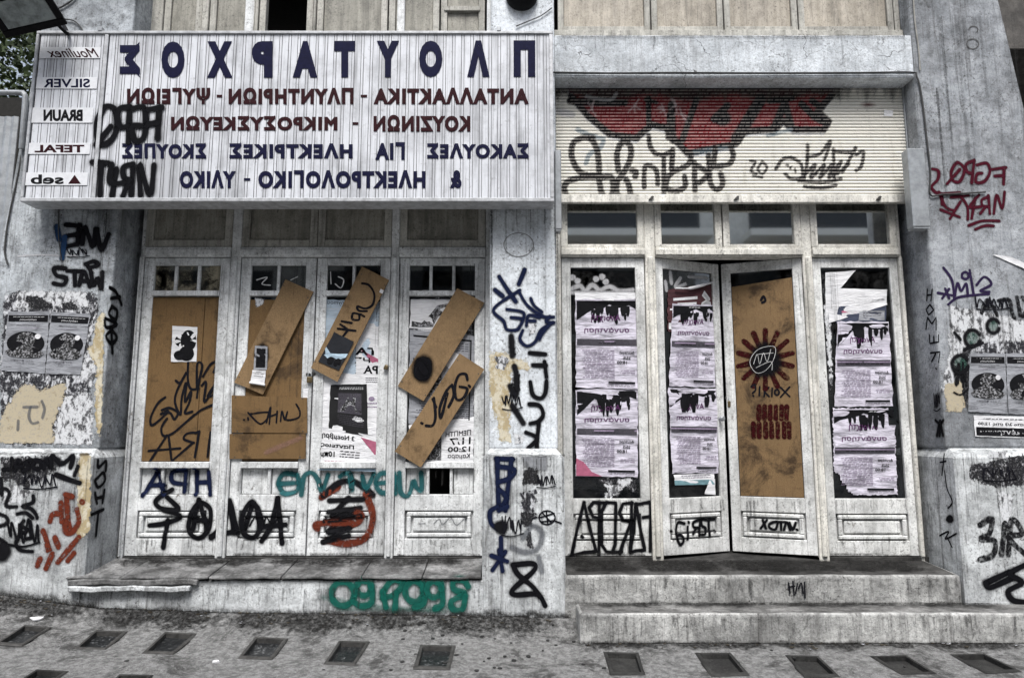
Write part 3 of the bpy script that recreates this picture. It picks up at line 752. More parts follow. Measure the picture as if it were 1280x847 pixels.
def rows_l():
    q = [(k, Z(a, YD), Z(b, YD)) for k, a, b in (('rail', 321, 331), ('lights', 331, 363), ('sill', 363, 369.5), ('glass', 369.5, 577), ('sill', 577, 585), ('blocks', 585, 618), ('rail', 618, 638), ('panel', 638, 673), ('rail', 673, 695))]
    q[0] = ('rail', ZT0 - .004, q[0][2]); return q
def rows_r():
    q = [(k, Z(a, YD), Z(b, YD)) for k, a, b in (('rail', 321, 334), ('glass', 334, 623), ('rail', 623, 642), ('panel', 642, 676), ('rail', 676, 695))]
    q[0] = ('rail', ZT0 - .004, q[0][2]); return q
LS = Surf((0, YD + .012, 0), (1, 0, 0), (0, -1, 0))
g = .005
D1, b1 = leaf(LS, LX[0] + g, LX[1] - g, rows_l(), 3, WHITEWOOD, 'leftmost door leaf with brown hardboard in place of its glass', GLASSD)
D2, b2 = leaf(LS, LX[2] + g, LX[3] - g, rows_l(), 2, WHITEWOOD, 'door leaf with horizontal boards across its middle', GLASSB)
D3, b3 = leaf(LS, LX[3] + g, LX[4] - g, rows_l(), 2, WHITEWOOD, 'door leaf pasted with a white poster and a black scrawl below', GLASSB)
D4, b4 = leaf(LS, LX[5] + g, LX[6] - g, rows_l(), 3, WHITEWOOD, 'door leaf with two crossed boards and one square hole', GLASSB, hole=1)
D5, b5 = leaf(LS, RX[0] + g, RX[1] - g, rows_r(), 0, CREAMWOOD, 'fixed door leaf beside the middle pillar', GLASSB, stile=.068)
D8, b8 = leaf(LS, RX[4] + g, RX[5] - g, rows_r(), 0, CREAMWOOD, 'rightmost door leaf with torn white paper at the top', GLASSB, stile=.06)
# the two middle leaves stand ajar, swung inward about their outer edges
in_d = .21
h6 = Vector((RX[2] + g, YD + .012, 0)); e6 = Vector((X(898, 331, YD + in_d), YD + in_d, 0))
h7 = Vector((RX[3] - g, YD + .012, 0)); e7 = Vector((X(901, 331, YD + in_d), YD + in_d, 0))
def swing(h, e, flip):
    d = (e - h); u = d.normalized(); 
    if flip: u = -u
    n = Vector((u.y, -u.x, 0))
    return Surf(h if not flip else h - u * d.length, u, n), d.length
S6, w6 = swing(h6, e6, False); S7, w7 = swing(h7, e7, True)
D6, b6 = leaf(S6, 0, w6, rows_r(), 0, CREAMWOOD, 'ajar door leaf covered in pale posters', GLASSB, stile=.06)
D7, b7 = leaf(S7, 0, w7, rows_r(), 0, CREAMWOOD, 'ajar door leaf filled with a plywood sheet', GLASSB, stile=.068)
# dark threshold strip under the doors
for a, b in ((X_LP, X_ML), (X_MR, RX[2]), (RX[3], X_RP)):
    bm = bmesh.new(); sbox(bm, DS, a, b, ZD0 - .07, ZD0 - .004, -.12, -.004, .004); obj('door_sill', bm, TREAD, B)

# ---- roller shutter, draped with its paintwork
YS = .17; SS = FR(YS)
def shutter():
    x0, x1 = X(695, 180, YS), X(1131, 180, YS); z0, z1 = Z(243.5, YS), Z(92, YS)
    NS = 37; prof = [(.0, .0), (.07, .0065), (.25, .0125), (.5, .015), (.75, .0125), (.93, .0065)]
    rows = []
    for k in range(NS):
        for f, o in prof: rows.append((z0 + (z1 - z0) * (k + f) / NS, o))
    rows.append((z1, 0)); nx = 460
    xs = np.linspace(x0, x1, nx)
    V = np.array([(x, YS - o, z) for z, o in rows for x in xs]); ny = len(rows)
    d = V - np.array(EYE); zc = d @ np.array(_f); P = np.stack([640 + F * d[:, 0] / zc, 423.5 - F * (d @ np.array(_u)) / zc], 1)
    rs = np.random.RandomState(3); n = len(V)
    jit = P + rs.normal(0, .35, P.shape)
    col = np.tile(np.array([.84, .82, .75]), (n, 1))
    cov = lambda D, w: np.clip((w / 2 - D) / max(1.2, w * .18) + .5, 0, 1)
    def lay(a, c, amt=1.):
        nonlocal col
        a = (a * amt)[:, None]; col = col * (1 - a) + np.array(c) * a
    def T(pts, tr): return [(tr[0] + x / tr[2], tr[1] + y / tr[2]) for x, y in pts]
    def smooth(pts): return [(v.x, v.y) for v in catmull([Vector((*p, 0)) for p in pts], 6)] if len(pts) > 2 else pts
    BK, RD, GB = (.012, .012, .014), (.20, .020, .026), (.2, .26, .3)
    red = [(708, 108), (714, 120), (735, 145), (762, 168), (795, 173), (815, 156), (832, 160), (848, 180), (860, 192), (920, 180), (930, 165), (970, 161), (979, 151), (991, 162), (1030, 162), (1036, 152), (1022, 140), (1032, 128), (1040, 119), (1042, 100), (708, 100)]
    halo = [(x, y + 7) for x, y in red]
    lay(inside(jit, halo).astype(float), (.62, .63, .65), .8)
    lay(inside(jit, red).astype(float), RD); blot = np.sin(P[:, 0] * .11) * np.sin(P[:, 1] * .3 + P[:, 0] * .05) + rs.normal(0, .35, n); lay((inside(jit, red) & (blot > .35)).astype(float), (.33, .09, .09), .6)
    edge = red[1:19]; lay(cov(seg_dist(jit, edge), 8.5), BK)
    S1, S2, S3 = (690, 100, 5.294), (830, 100, 5.294), (970, 100, 5.294)
    for pts, tr, w in (([(640, 120), (640, 310)], S1, 7), ([(790, 160), (800, 400)], S1, 9), ([(480, 390), (640, 130)], S2, 15), ([(215, 130), (120, 400)], S2, 8), ([(40, 230), (30, 380)], S2, 8), ([(330, 260), (420, 170)], S2, 9),
                       ([(800, 150), (720, 340)], S2, 10), ([(700, 140), (845, 120)], S2, 8), ([(60, 150), (100, 300)], S3, 9), ([(170, 160), (260, 250), (340, 290)], S3, 9), ([(240, 140), (300, 180)], S3, 9), ([(690, 150), (620, 130)], S1, 5), ([(480, 150), (300, 150), (120, 140)], S1, 9)):
        lay(cov(seg_dist(jit, T(pts, tr)), w), BK)
    lay(cov(np.hypot(jit[:, 0] - 903, (jit[:, 1] - 148) * 1.1), 22), BK)
    top = np.clip((126 - P[:, 1] + 4 * np.sin(P[:, 0] * .06) + rs.normal(0, 1.5, n)) / 7, 0, 1) * (P[:, 0] < 1050); lay(top, BK, .9)
    lintel_shade = np.clip((122 - P[:, 1] + 6 * np.sin(P[:, 0] * .21) + 4 * np.sin(P[:, 0] * .57) + rs.normal(0, 3, n)) / 14, 0, 1); lay(lintel_shade, (.05, .045, .04), .75)  # shade under the lintel, painted into the top of the shutter
    lay(cov(seg_dist(jit, T(smooth([(230, 110), (300, 125), (390, 130), (425, 90)]), S1)), 4.5), (.45, .46, .47), .7)
    for cx, cy in ((740, 137), (830, 138), (845, 132), (852, 143), (793, 132)):
        for a in range(5): lay(cov(seg_dist(jit, [(cx + rs.uniform(-9, 9), cy + rs.uniform(-12, 12)), (cx, cy)]), 1.8), (.6, .5, .5), .6)
    for pts in ([(340, 410), (310, 460), (250, 490), (225, 550)], [(170, 330), (260, 370), (340, 390)]): lay(cov(seg_dist(jit, T(smooth(pts), S1)), 6), GB, .8)
    lay(cov(seg_dist(jit, T([(40, 210), (130, 230)], S1)), 9), (.5, .5, .52), .8)
    lay(cov(seg_dist(jit, T([(690, 370), (840, 330)], S2)), 5), GB, .7); lay(cov(seg_dist(jit, T([(200, 480), (420, 450)], S2)), 6), GB, .5)
    B1 = [[(270, 385), (200, 385), (140, 420), (130, 500), (160, 580), (215, 625), (320, 635)], [(255, 390), (290, 440), (308, 530), (312, 640)], [(320, 640), (180, 650), (95, 680), (85, 740), (130, 790), (230, 795), (300, 775)],
          [(310, 650), (330, 750), (370, 790), (402, 740), (400, 660), (370, 640), (320, 650)], [(440, 600), (430, 500), (450, 430), (490, 410), (522, 450), (515, 530), (470, 620), (430, 670)], [(430, 680), (430, 750), (470, 790), (515, 770), (510, 700), (490, 660)],
          [(530, 600), (555, 610), (550, 640)]]
    B2 = [[(610, 710), (615, 580), (650, 570), (690, 600), (700, 690)], [(740, 750), (740, 500)], [(640, 370), (650, 440), (690, 490), (760, 490), (800, 460)], [(800, 480), (790, 590)]]
    B3 = [[(55, 500), (50, 590)], [(180, 490), (160, 560), (60, 610), (20, 660), (20, 720), (90, 735), (140, 700), (135, 640)], [(200, 545), (205, 730)], [(205, 560), (290, 620), (235, 680)], [(295, 500), (300, 600), (310, 690), (350, 725), (388, 690), (375, 620)], [(340, 450), (330, 540), (320, 575), (430, 555), (458, 500), (440, 440)]]
    B4 = [[(650, 540), (682, 580), (650, 620), (620, 590), (650, 545)], [(570, 535), (605, 545), (575, 600), (612, 620)], [(590, 635), (650, 645)]]
    B5 = [[(0, 590), (40, 530), (100, 515), (160, 550), (175, 600), (165, 650), (100, 655), (60, 620)], [(210, 435), (205, 560), (185, 660)], [(205, 510), (290, 490), (360, 405), (320, 530)], [(380, 460), (385, 650)], [(390, 475), (500, 480), (525, 455), (440, 610)], [(530, 495), (578, 475), (565, 570), (530, 600)],
          [(200, 620), (260, 560), (230, 650), (320, 560), (290, 650), (370, 560), (350, 650), (430, 540), (400, 620), (480, 560)], [(150, 665), (300, 680), (430, 655)], [(190, 705), (300, 715), (395, 700)]]
    B6 = [[(70, 565), (80, 568)], [(100, 575), (95, 590)], [(125, 590), (130, 612)]]
    for bs, tr, w in ((B1, S1, 7.6), (B2, S1, 6.2), (B3, S2, 7), (B4, S2, 3.4), (B5, S3, 4.4), (B6, S3, 3)):
        for pts in bs: lay(cov(seg_dist(jit, T(smooth(pts), tr)), w), BK, .97)
    lay(np.clip(1 - np.hypot((jit[:, 0] - 1085) / 12, (jit[:, 1] - 131) / 5), 0, 1), (.12, .03, .03))
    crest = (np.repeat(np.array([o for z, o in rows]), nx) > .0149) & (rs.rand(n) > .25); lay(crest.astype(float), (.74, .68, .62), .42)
    # grooves between the slats coloured near black
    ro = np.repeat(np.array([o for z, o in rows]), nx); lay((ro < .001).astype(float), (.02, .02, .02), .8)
    Fc = []
    A = np.arange((ny - 1) * nx).reshape(ny - 1, nx)[:, :-1].ravel()
    Fc = np.stack([A, A + 1, A + nx + 1, A + nx], 1)
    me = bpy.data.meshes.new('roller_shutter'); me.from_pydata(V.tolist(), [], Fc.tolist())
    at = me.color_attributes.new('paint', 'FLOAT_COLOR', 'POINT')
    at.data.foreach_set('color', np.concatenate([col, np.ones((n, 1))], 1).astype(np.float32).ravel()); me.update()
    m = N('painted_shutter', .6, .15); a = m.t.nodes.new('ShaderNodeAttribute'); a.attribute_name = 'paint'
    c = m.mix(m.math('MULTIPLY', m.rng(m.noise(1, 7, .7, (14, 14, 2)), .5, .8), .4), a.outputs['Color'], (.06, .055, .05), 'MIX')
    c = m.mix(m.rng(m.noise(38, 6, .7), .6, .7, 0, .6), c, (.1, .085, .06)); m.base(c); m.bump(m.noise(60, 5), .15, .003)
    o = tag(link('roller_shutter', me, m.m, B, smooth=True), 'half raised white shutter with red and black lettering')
    bm = bmesh.new(); sbox(bm, SS, x0, x1, Z(254.5, YS), z0 - .001, -.015, .02, .006); bar = obj('bottom_bar', bm, CREAMTOP, o)
    for px in (813, 919, 1096):
        bm = bmesh.new(); u, v = SS.uv(px, 249); prism(bm, SS, [(u - .02, v - .012), (u + .004, v - .014), (u + .022, v + .01), (u + .006, v + .016)], .02, .034, .002); obj('pull_handle', bm, IRON, o)
    bm = bmesh.new(); u, v = SS.uv(1109, 143); prism(bm, SS, [(u - .034, v - .022), (u + .03, v - .026), (u + .036, v + .02), (u - .03, v + .026)], .012, .018); obj('sticker', bm, PAPERW, o)
    # guide channels
    for a, b, t_, bt in ((693, 701, 191, 289), (1133, 1154, 189, 286)):
        S = FR(.015)
        bm = bmesh.new(); ua, ub = S.uv(a, 240)[0], S.uv(b, 240)[0]
        sbox(bm, S, ua, ub, Z(bt, .015), Z(t_, .015), -.03, .055, .006)
        sbox(bm, S, ua + .004, ub - .004, Z(bt, .015) - .012, Z(bt, .015) - .001, -.03, .05, .002)
        obj('guide_channel', bm, STEEL, B)
    for a, b in ((X_MR + .002, x0 - .001), (x1 + .001, X_RP - .002)):
        bm = bmesh.new(); sbox(bm, SS, a, b, Z(254, YS), zb0 - .002, -.05, .03, .004); obj('guide_rail', bm, STEEL, B)
shutter()

# ---- steps
def rough(bm, amp, seed=0, cuts=6):
    bmesh.ops.subdivide_edges(bm, edges=[e for e in bm.edges if e.calc_length() > .25], cuts=cuts * 3, use_grid_fill=True)
    for v in bm.verts:
        p = v.co; v.co = p + Vector((0, amp * (math.sin(p.x * 9 + seed) + math.sin(p.x * 23 + p.z * 17)) * .5, amp * (math.sin(p.x * 13 + seed * 2) + .7 * math.sin(p.x * 37 + p.y * 11)) * .5))
def step(name, x0, x1, y0, y1, zb, zf, zk, mats, bev, label, parent=B, cat=None, seed=0):
    bm = bmesh.new()
    fs = hexa(bm, [(x0, y0, zb), (x1, y0, zb), (x1, y1, zb), (x0, y1, zb), (x0, y0, zf), (x1, y0, zf), (x1, y1, zk), (x0, y1, zk)])
    fs[1].material_index = 1
    es = [e for e in bm.edges if all(v.co.z > (zb + .02) for v in e.verts)] + [e for e in bm.edges if abs(e.verts[0].co.z - e.verts[1].co.z) > .05 and all(v.co.y < y0 + .01 for v in e.verts)]
    bmesh.ops.bevel(bm, geom=list(set(es)), offset=bev, segments=3, affect='EDGES', profile=.55, material=0)
    rough(bm, .004, seed)
    o = obj(name, bm, mats, parent)
    if cat: tag(o, label, cat)
    else: tag(o, label)
    return o
ZF = Z(719, YP)
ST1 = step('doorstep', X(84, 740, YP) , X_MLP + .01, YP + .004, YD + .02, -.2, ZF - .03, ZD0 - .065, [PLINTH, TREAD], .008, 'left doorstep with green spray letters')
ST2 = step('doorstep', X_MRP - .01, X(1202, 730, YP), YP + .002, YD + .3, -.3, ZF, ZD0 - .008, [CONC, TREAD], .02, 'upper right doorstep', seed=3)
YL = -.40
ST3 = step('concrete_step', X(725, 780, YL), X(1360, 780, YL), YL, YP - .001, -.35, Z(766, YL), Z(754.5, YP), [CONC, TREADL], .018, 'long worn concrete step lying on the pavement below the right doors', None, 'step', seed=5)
# marble slabs on the left doorstep
xs = [X(84, 718, YP), X(152, 718, YP), X(262, 718, YP), X(352, 718, YP), X(452, 718, YP), X(528, 718, YP), X_MLP - .004]
for i in range(6):
    a, b = xs[i] + .003, xs[i + 1] - .003; yo = YP - .012 - random.uniform(0, .012); zf, zk = ZF - .004, ZD0 - .012
    bm = bmesh.new(); hexa(bm, [(a, yo, zf - .016), (b, yo, zf - .016), (b, YD - .01, zk - .03), (a, YD - .01, zk - .03), (a, yo, zf + random.uniform(-.003, .003)), (b, yo, zf), (b, YD - .01, zk), (a, YD - .01, zk)], .004)
    rough(bm, .004, i); obj('marble_slab', bm, MARBLE, ST1)
nz = FR(YP - .03)
for a, b, t_, bt, o in ((84, 246, 724, 731, .0), (86, 238, 732, 738.5, .012)):
    bm = bmesh.new(); sbox(bm, nz, nz.uv(a, 730)[0], nz.uv(b, 730)[0], Z(bt, YP - .03), Z(t_, YP - .03), -.034, .004 + o, .005); rough(bm, .007, a); obj('stone_nosing', bm, MARBLE if o == 0 else PLINTH, ST1)

# padlocks, handle
def padlock(S, px, py, parent, s=1.):
    u, v = S.uv(px, py); bm = bmesh.new()
    sbox(bm, S, u - .018 * s, u + .018 * s, v - .045 * s, v - .005 * s, .006, .026, .005); k = obj('padlock', bm, BRASS, parent)
    bm = bmesh.new(); tube(bm, [S.w(u + .012 * s * math.cos(a), v + .0 + .022 * s * math.sin(a), .016) for a in (0, .6, 1.2, 1.9, 2.5, 3.14)], .004 * s); obj('hasp', bm, STEEL, parent)
    bm = bmesh.new(); sbox(bm, S, u - .03 * s, u + .035 * s, v + .006 * s, v + .022 * s, .001, .006, .002); obj('hasp', bm, IRON, parent)
padlock(LS, 388, 470, D2, 1.1)
padlock(S6, 911, 500, D7, 1.2)
bm = bmesh.new(); u, v = S6.uv(899, 523); lathe(bm, S6.w(u, v, 0), S6.n, [(.01, 0), (.01, .025), (.02, .03), (.02, .045), (.012, .05)], 12); obj('door_knob', bm, STEEL, D6)
bm = bmesh.new(); u, v = LS.uv(483, 459); prism(bm, LS, [(u - .02, v - .015), (u + .008, v - .02), (u + .02, v + .01), (u - .006, v + .02)], .0, .03, .006); obj('door_knob', bm, BRASS, D3)
bm = bmesh.new(); u0, v0 = LS.uv(382, 503); sbox(bm, LS, u0 - .02, u0 + .016, v0 - .03, v0 + .1, .0005, .005, .002); obj('lock_plate', bm, PAPERW, D2)

# ------------------------------------------------------------------ the big shop sign
YG = -.20; GS = FR(YG)
def sign():
    x0, x1 = X(41, 100, YG), X(691.5, 100, YG); z0, z1 = Z(252.5, YG), Z(39.5, YG); xd = X(126, 140, YG)
    root = empty('shop_sign', ((x0 + x1) / 2, YG + .08, z0), 'wide ribbed white shop sign with dark mirrored capitals above the left doors', 'sign')
    bm = bmesh.new(); fw = .028
    sbox(bm, GS, x0, x1, z0, z0 + fw, -.16, .012, .004); sbox(bm, GS, x0, x1, z1 - fw * .8, z1, -.16, .012, .004)
    sbox(bm, GS, x0, x0 + fw * .7, z0 + fw + .001, z1 - fw * .8 - .001, -.16, .012, .004); sbox(bm, GS, x1 - fw, x1, z0 + fw + .001, z1 - fw * .8 - .001, -.16, .012, .004)
    sbox(bm, GS, xd - .014, xd + .014, z0 + fw + .001, z1 - fw * .8 - .001, -.02, .008, .003)
    sbox(bm, GS, x0 + .02, x1 - .02, z0 + .005, z1 - .005, -.158, -.15)
    obj('frame', bm, SIGNF, root)
    for a, b, nm in ((x0 + .02, xd - .012, 0), (xd + .012, x1 - .026, 1)):
        bm = bmesh.new(); step_ = .0325; prof = []; x = a + .01
        while x < b - .012:
            st_ = .019 if (len(prof) // 4) % 2 else .046
            prof += [(x, 0., 0), (min(x + st_ - .0042, b), 0., 1), (min(x + st_ - .0032, b), -.003, 1), (min(x + st_ - .001, b), -.003, 0)]; x += st_
        prof.append((b, 0, 0)); va = z0 + fw - .004; vb = z1 - fw * .8 + .004
        lo = [bm.verts.new(GS.w(p[0], va, p[1])) for p in prof]; hi = [bm.verts.new(GS.w(p[0], vb, p[1])) for p in prof]
        for i in range(len(prof) - 1):
            if prof[i + 1][0] - prof[i][0] < 1e-5: continue
            f = bm.faces.new((lo[i], lo[i + 1], hi[i + 1], hi[i])); f.material_index = prof[i][2]
        bmesh.ops.remove_doubles(bm, verts=bm.verts, dist=1e-6)
        obj('ribbed_panel', bm, [SIGNW, SIGNG], root, recalc=False)
    L1 = [('Σ', 150, 176), ('Ο', 202, 231), ('Χ', 259, 291), ('Ρ', 315, 341), ('Α', 366, 397), ('Τ', 418, 444), ('Υ', 471, 499), ('Ο', 524, 553), ('Λ', 584, 612), ('Π', 642, 669)]
    def y_(x, a): return a + (668 - x) * .003
    lettering('lettering', [(c, [(a, y_(a, 51)), (b, y_(b, 51)), (b, y_(b, 96.5)), (a, y_(a, 96.5))], .072) for c, a, b in L1], GS, NAVY, root, .003)
    for items, y0, y1, m in (([('ΨΥΓΕΙΩΝ', 159, 263), ('-', 271, 278), ('ΠΛΥΝΤΗΡΙΩΝ', 286, 442), ('-', 451, 459), ('ΑΝΤΑΛΛΑΚΤΙΚΑ', 467, 661)], 110, 130.5, MAROON),
                             ([('ΜΙΚΡΟΣΥΣΚΕΥΩΝ', 214, 422), ('-', 441, 448), ('ΚΟΥΖΙΝΩΝ', 467, 588)], 144, 165, MAROON),
                             ([('ΣΚΟΥΠΕΣ', 153, 258), ('ΗΛΕΚΤΡΙΚΕΣ', 287, 441), ('ΓΙΑ', 469, 506), ('ΣΑΚΟΥΛΕΣ', 534, 661)], 178, 200, NAVY),
                             ([('ΥΛΙΚΟ', 225, 295), ('-', 305, 313), ('ΗΛΕΚΤΡΟΛΟΓΙΚΟ', 323, 532), ('&', 562, 577)], 213, 235.5, NAVY)):
        it = []
        for s, a, b in items:
            if s == '-': m_ = (y0 + y1) / 2; it.append((s, [(a, m_ - 1.4), (b, m_ - 1.4), (b, m_ + 1.8), (a, m_ + 1.8)], .0))
            else: it.append((s, [(a, y0), (b, y0), (b, y1), (a, y1)], .056, 1.2))
        lettering('lettering', it, GS, m, root, .003)
    for (a, t_, b, bt), items in (((50, 59.5, 126, 73.5), [('Moulinex', Q4(60, 61, 121, 72.5, 0), .012, MAROON, .12)]), ((46, 97, 122, 111.5), [('SILVER', Q4(55, 99, 113, 110), .025, NAVY)]),
                                  ((40, 135, 117, 154), [('BRAUN', Q4(55, 137.5, 104, 152), .05, BLACKL)]), ((36, 179, 113, 193), [('TEFAL', Q4(44, 181.5, 106, 191), .04, MAROON)]), ((31, 216, 110, 232), [('seb', Q4(39, 218.5, 80, 230.5), .03, BLACKL)])):
        bm = bmesh.new(); U = [GS.uv(a, (t_ + bt) / 2), GS.uv(b, (t_ + bt) / 2)]
        sbox(bm, GS, max(U[0][0], x0 + .022), min(U[1][0], xd - .016), Z(bt, YG), Z(t_, YG), .0015, .005, .001)
        pl = obj('brand_plate', bm, PLATEW, root)
        for it in items: lettering('lettering', [(it[0], it[1], it[2], 1., it[4] if len(it) > 4 else 0.)], GS, it[3], pl, .0052)
        if items[0][0] == 'seb':
            bm = bmesh.new(); prism(bm, GS, [GS.uv(86, 230), GS.uv(101.5, 230), GS.uv(94, 219)], .005, .0062); obj('triangle_emblem', bm, MAROON, pl)
    T1 = (0, 0, 3.026)
    paint(GS, [[(385, 425), (368, 470), (370, 530), (395, 548), (430, 520), (446, 465), (435, 415), (405, 403), (385, 425)], [(365, 548), (420, 480)],
               [(492, 405), (487, 538)], [(490, 408), (455, 412), (445, 450), (460, 482), (487, 478)], [(505, 412), (545, 408), (553, 460), (545, 520), (515, 535), (502, 500), (505, 478), (535, 478)],
               [(604, 410), (598, 525)], [(614, 408), (562, 416)], [(600, 465), (562, 472)]], 6.6, INK, root, T1, .5, .006, label='black spray letters on the left of the sign')
    paint(GS, [[(350, 614), (412, 618)], [(385, 620), (380, 740)], [(425, 622), (418, 690), (470, 692)], [(442, 640), (425, 742)], [(505, 622), (497, 740)], [(503, 622), (470, 632), (470, 670), (497, 682)], [(490, 685), (466, 742)], [(533, 740), (530, 622), (568, 738), (584, 625)]],
          6., INK, root, T1, .5, .006, straight=False)
    for px in (124, 621):
        bm = bmesh.new(); sbox(bm, GS, X(px, 36, YG), X(px + 5, 36, YG), z1 - .004, z1 + .03, -.02, .016, .003); obj('fixing_clip', bm, STEEL, root)
sign()

# ------------------------------------------------------------------ paint and residue on the masonry
T5 = (0, 240, 3.025); T7 = (0, 480, 2.822); TJ = (0, 550, 4.98); TP = (0, 380, 5.29); TM = (605, 330, 3.68); T22 = (590, 480, 2.825); T8 = (280, 480, 2.824)
SP = FR(YP); RL = Surf((X_LP, 0, 0), (0, 1, 0), (1, 0, 0)); RLP = Surf((X_LPP, 0, 0), (0, 1, 0), (1, 0, 0)); RR = Surf((X_RP, 0, 0), (0, 1, 0), (-1, 0, 0)); RRP = Surf((X_RPP, 0, 0), (0, 1, 0), (-1, 0, 0))
# left pillar
patch(S0, [(10, 385), (70, 362), (200, 372), (330, 366), (378, 385), (382, 455), (345, 590), (380, 640), (350, 735), (362, 800), (355, 960), (0, 965), (-10, 700)], RES_BW, PL, T5, .001, seed=2)
patch(S0, [(60, 365), (330, 372), (345, 440), (45, 450)], RES_W, PL, T5, .0022, seed=3)
patch(S0, [(90, 388), (150, 392), (200, 420), (200, 445), (110, 442)], RES_BK, PL, T5, .0034, seed=4); patch(S0, [(232, 420), (265, 410), (300, 430), (290, 447), (240, 445)], RES_BK, PL, T5, .0034, seed=5)
patch(S0, [(170, 545), (280, 590), (420, 540), (400, 620), (370, 700), (330, 780), (340, 900), (15, 900), (25, 770), (60, 690)], RES_TAN, PL, TP, .0036, 'exposed_render', seed=6)
patch(S0, [(660, 80), (684, 60), (676, 400), (664, 860), (655, 860), (640, 740), (640, 600), (650, 420), (590, 300), (625, 280), (640, 150)], RES_CRM, PL, TP, .0036, 'exposed_render', seed=7)
patch(S0, [(560, 330), (640, 350), (655, 440), (610, 570), (520, 470)], RES_W, PL, TP, .0034, seed=8)
patch(S0, [(420, 600), (600, 560), (630, 700), (625, 940), (340, 940), (380, 700)], RES_W, PL, TP, .0034, seed=9)
paint(S0, [[(160, 680), (250, 678)], [(205, 680), (195, 740), (215, 785), (255, 780)], [(280, 640), (298, 690), (285, 750)], [(125, 770), (122, 830)]], 3.4, GHOST, PL, TP, .6, .006)
paint(S0, [[(300, 125), (294, 197)], [(304, 128), (250, 124)], [(298, 160), (255, 166)], [(294, 197), (258, 205)], [(312, 197), (322, 132), (352, 207), (362, 140)], [(368, 142), (384, 218), (412, 160)]], 5.2, INK, PL, T5, .5)
paint(S0, [[(246, 170), (236, 250)], [(215, 130), (225, 180)]], 8, NAVYB, PL, T5, .2)
paint(S0, [[(248, 288), (205, 288), (215, 315), (250, 325), (240, 350), (203, 345)], [(255, 298), (312, 300)], [(283, 300), (284, 352)], [(300, 352), (318, 300), (340, 357)], [(305, 335), (335, 337)], [(345, 305), (355, 355), (370, 325), (384, 368), (388, 303)], [(330, 275), (346, 302)], [(325, 272), (355, 262), (372, 275), (340, 286)]], 4.6, INK, PL, T5, .5)
paint(RL, [[(413, 362), (435, 375), (450, 405), (458, 425)], [(418, 402), (452, 396)], [(422, 433), (410, 460), (435, 482), (441, 448), (420, 433)], [(398, 478), (441, 500), (402, 512), (395, 488)], [(420, 522), (400, 545), (420, 572), (441, 550), (422, 522)], [(420, 518), (424, 608)]], 4.2, INK, PL, T5, .5)
# left plinth
patch(SP, [(-20, 80), (350, 60), (480, 120), (330, 230), (240, 300), (160, 340), (60, 280), (-20, 300)], RES_DK, PPL, TJ, .001, seed=10)
patch(SP, [(60, 250), (170, 300), (250, 260), (310, 220), (290, 280), (210, 330), (140, 400), (40, 420), (-10, 380)], RES_W, PPL, TJ, .0022, seed=11)
patch(SP, [(500, 90), (560, 80), (556, 560), (480, 620), (490, 400)], RES_CRM, PPL, TJ, .0022, 'exposed_render', seed=12)
paint(SP, [[(75, 112), (76, 172), (22, 180)], [(95, 187), (116, 120), (146, 187)], [(100, 165), (140, 163)], [(190, 122), (160, 140), (190, 165), (150, 188)], [(225, 125), (205, 160), (240, 182), (266, 140), (228, 124)], [(275, 175), (290, 120), (318, 172), (326, 95), (385, 148), (456, 95), (440, 168)]], 4.6, INK, PPL, TJ, .5)
paint(SP, [[5.5, (350, 213), (420, 240), (496, 266)], [4, (487, 162), (465, 217)], [(207, 345), (205, 385), (140, 410), (195, 425), (225, 460), (232, 482)], [(110, 457), (160, 450), (205, 482)], [(150, 500), (135, 530), (185, 560), (202, 600), (168, 612)], [(165, 568), (120, 590), (100, 640), (130, 682), (202, 690)]], 3.8, INK, PPL, TJ, .5)
paint(SP, [[(8, 235), (14, 340)], [(-10, 330), (30, 300), (60, 330), (40, 405), (105, 412)], [(-8, 455), (40, 475), (48, 512), (-5, 535)], [(-20, 600), (40, 640)]], 5.5, INKS, PPL, TJ, .3)
blob(SP, 15, 690, 75, 85, INKS, PPL, TJ)
paint(SP, [[(410, 336), (452, 350)], [(415, 345), (424, 480), (440, 560)], [(480, 430), (492, 500), (460, 562), (430, 580), (408, 560), (405, 500)], [(380, 388), (386, 505)], [(378, 455), (330, 460), (313, 502)], [(510, 380), (516, 386)], [(268, 560), (285, 600), (308, 690), (295, 650)], [(343, 603), (366, 662)], [(492, 602), (362, 757)], [(424, 747), (462, 700)], [(252, 735), (234, 778)], [(328, 705), (288, 795)]], 5.6, RUST, PPL, TJ, .62)
paint(RLP, [[(607, 125), (610, 170), (657, 128), (655, 190)], [(605, 235), (640, 202), (652, 250), (610, 292), (590, 250), (605, 235)], [(590, 328), (602, 392)], [(648, 310), (636, 388)], [(595, 362), (642, 350)], [(568, 462), (642, 430)], [(610, 445), (595, 592)]], 3.6, INK, PPL, TJ, .5)
